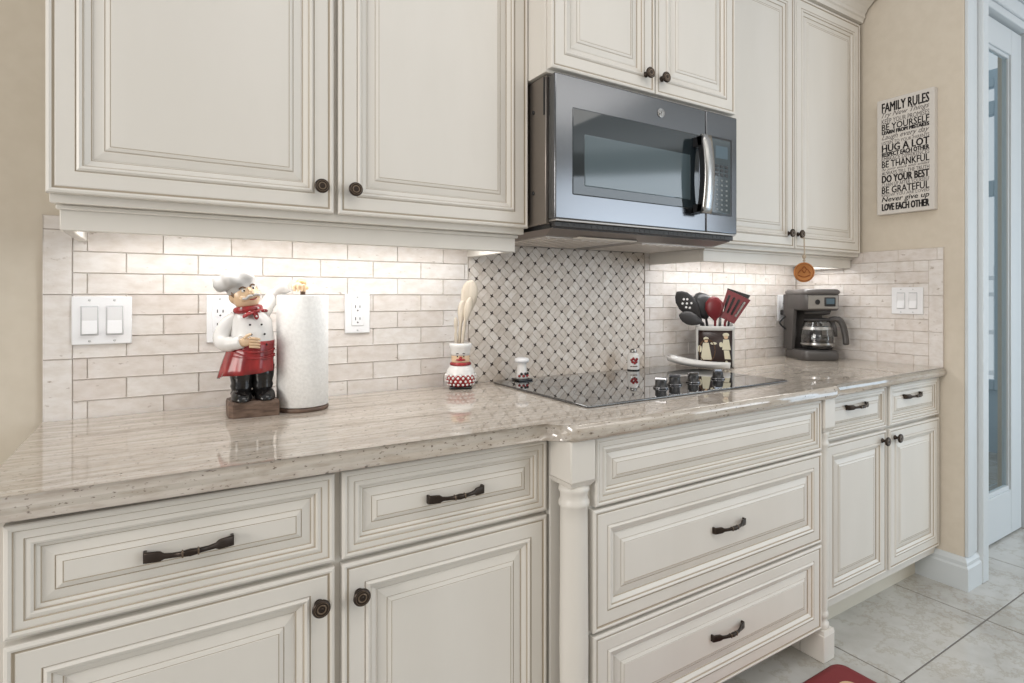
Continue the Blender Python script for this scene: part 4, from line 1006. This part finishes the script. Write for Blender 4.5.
# ------------------------------------------------------------------ sign on the right wall
SW, SH = .2195, .482
t = thing('wall_sign', 'narrow pale canvas sign of family rules on the beige right wall', 'sign', (WX, -.500, 1.704), -PI / 2)
bm = NB(); box(bm, -SW / 2, SW / 2, -.030, -.0005, -SH / 2, SH / 2, .002, 2); cv = obj('canvas', bm, 'canvas', t, local=True)
lines = [('FAMILY RULES', .040, 0, .012, 0), ('Try New Things', .026, .4, .0, 1), ('KEEP YOUR PROMISES', .020, 0, 0, 1), ('BE YOURSELF', .027, 0, .005, 0), ('LEARN FROM MISTAKES', .016, 0, .015, 0), ('Laugh every day', .027, .4, 0, 1), ('LISTEN TO YOUR PARENTS', .013, 0, 0, 1),
         ('HUG A LOT', .031, 0, .012, 0), ('RESPECT EACH OTHER', .019, 0, .012, 0), ('EMBRACE DIFFERENCES', .016, 0, 0, 1), ('BE THANKFUL', .028, 0, .006, 0), ('do your work with smiles', .014, .3, 0, 1), ('ALWAYS TELL THE TRUTH', .015, 0, 0, 0), ('DO YOUR BEST', .031, 0, .015, 0),
         ('CLEAN UP AFTER YOURSELF', .015, 0, 0, 1), ('BE GRATEFUL', .029, 0, .006, 0), ('KNOW YOU ARE LOVED', .012, 0, 0, 1), ('Never give up', .027, .2, .004, 0), ('LOVE EACH OTHER', .030, 0, .018, 0)]
bm = NB(); tot = sum(a[1] for a in lines); gap = (SH - .030 - tot) / (len(lines) - 1); z = SH / 2 - .015
for s, h, sh, bo, mi in lines:
    merge(bm, bold_text(s, -SW / 2 + .020, SW / 2 - .018, z - h, z, -.0300, .0006, sh, bo * .085, mi)); z -= h + gap
obj('lettering', bm, ['ink', 'inkgrey'], cv, local=True, label='dark printed lettering', recalc=False)

# ------------------------------------------------------------------ floor mat
bm = NB()
def rrect(x0, x1, y0, y1, r, z, n=6):
    pts = []
    for cx, cy, a0 in [(x1 - r, y1 - r, 0), (x0 + r, y1 - r, PI / 2), (x0 + r, y0 + r, PI), (x1 - r, y0 + r, 1.5 * PI)]:
        for i in range(n + 1): pts.append(Vector((cx + r * math.cos(a0 + PI / 2 * i / n), cy + r * math.sin(a0 + PI / 2 * i / n), z)))
    return pts
loft(bm, [rrect(1.16, 1.935, -1.15, -.690, .03, .0005), rrect(1.155, 1.94, -1.155, -.685, .035, .006), rrect(1.165, 1.93, -1.145, -.695, .03, .014), rrect(1.18, 1.915, -1.13, -.71, .025, .0155)])
mt = thing('floor_mat', 'dark red cushioned floor mat in front of the cooktop drawers', 'mat', (1.55, -.92, 0))
pad = obj('pad', bm, 'rug', mt)
bm = NB()
loft(bm, [rrect(1.60, 1.872, -1.08, -.752, .03, .0152), rrect(1.60, 1.872, -1.08, -.752, .03, .0162)])
obj('printed_motif', bm, 'tan', pad, label='tan printed panel on the mat')

# ------------------------------------------------------------------ light
def area(name, loc, rot, sx, sy, power, col, spread=PI):
    L = D.lights.new(name, 'AREA'); L.shape = 'RECTANGLE'; L.size, L.size_y = sx, sy; L.energy = power; L.color = col; L.spread = spread
    o = link(D.objects.new(name, L)); o.location = loc; o.rotation_euler = rot; return o
area('overhead_fill', (1.2, -1.75, 2.72), (0, 0, 0), 2.0, .7, 13, (1, .95, .89))  # unseen area light added overhead to fill the cabinet run
area('overhead_fill', (2.6, -3.0, 2.70), (0, 0, 0), 1.6, 1.2, 12, (1, .96, .91))  # second unseen overhead fill, added further back in the room
area('window_light', (5.6, -4.98, 1.5), (PI / 2, 0, 0), 1.9, 1.25, 5, (.86, .94, 1))
area('cool_side_fill', (4.6, -4.2, 1.5), (PI / 2, 0, .75), 2.0, 2.0, 46, (.80, .90, 1))  # unseen cool fill added from the right for left-hand surfaces and doors
area('warm_side_fill', (-3.2, -1.55, 1.7), (PI / 2, 0, -1.4), 1.5, 1.3, 74, (1, .95, .89))  # unseen warm fill added from the left to brighten the right wall
area('low_cool_fill', (4.3, -2.0, .9), (PI / 2, 0, .95), .7, 1.4, 8, (.55, .78, 1))  # added low fill that tints the lower right cabinet doors cooler
# slim lamps under the wall cabinets
area('under_cabinet_light', (.55, -.15, 1.287), (0, 0, 0), .90, .10, 2.25, (1, 1, 1))
area('under_cabinet_light', (2.28, -.15, 1.287), (0, 0, 0), .86, .10, 2.25, (1, 1, 1))
area('range_light', (1.31, -.35, 1.278), (0, 0, 0), .2, .05, .3, (1, .93, .85))
w = D.worlds.new('World'); bpy.context.scene.world = w; w.use_nodes = True
w.node_tree.nodes['Background'].inputs[0].default_value = (.95, .97, 1, 1); w.node_tree.nodes['Background'].inputs[1].default_value = .60

# ------------------------------------------------------------------ camera
cam = D.cameras.new('camera'); co = link(D.objects.new('camera', cam)); bpy.context.scene.camera = co
co.location = (.2232, -1.6751, 1.1186); co.rotation_euler = (PI / 2, 0, -.5807)
cam.sensor_fit = 'HORIZONTAL'; cam.sensor_width = 36; cam.lens = 580.4835 / 1024 * 36
cam.shift_x = (512 - 544.2347) / 1024; cam.shift_y = -(341.5 - 296.594) / 1024
cam.clip_start = .02
sc = bpy.context.scene
sc.view_settings.view_transform = 'Standard'; sc.view_settings.look = 'None'; sc.view_settings.gamma = 1; sc.view_settings.use_curve_mapping = False
sc.view_settings.exposure = .07
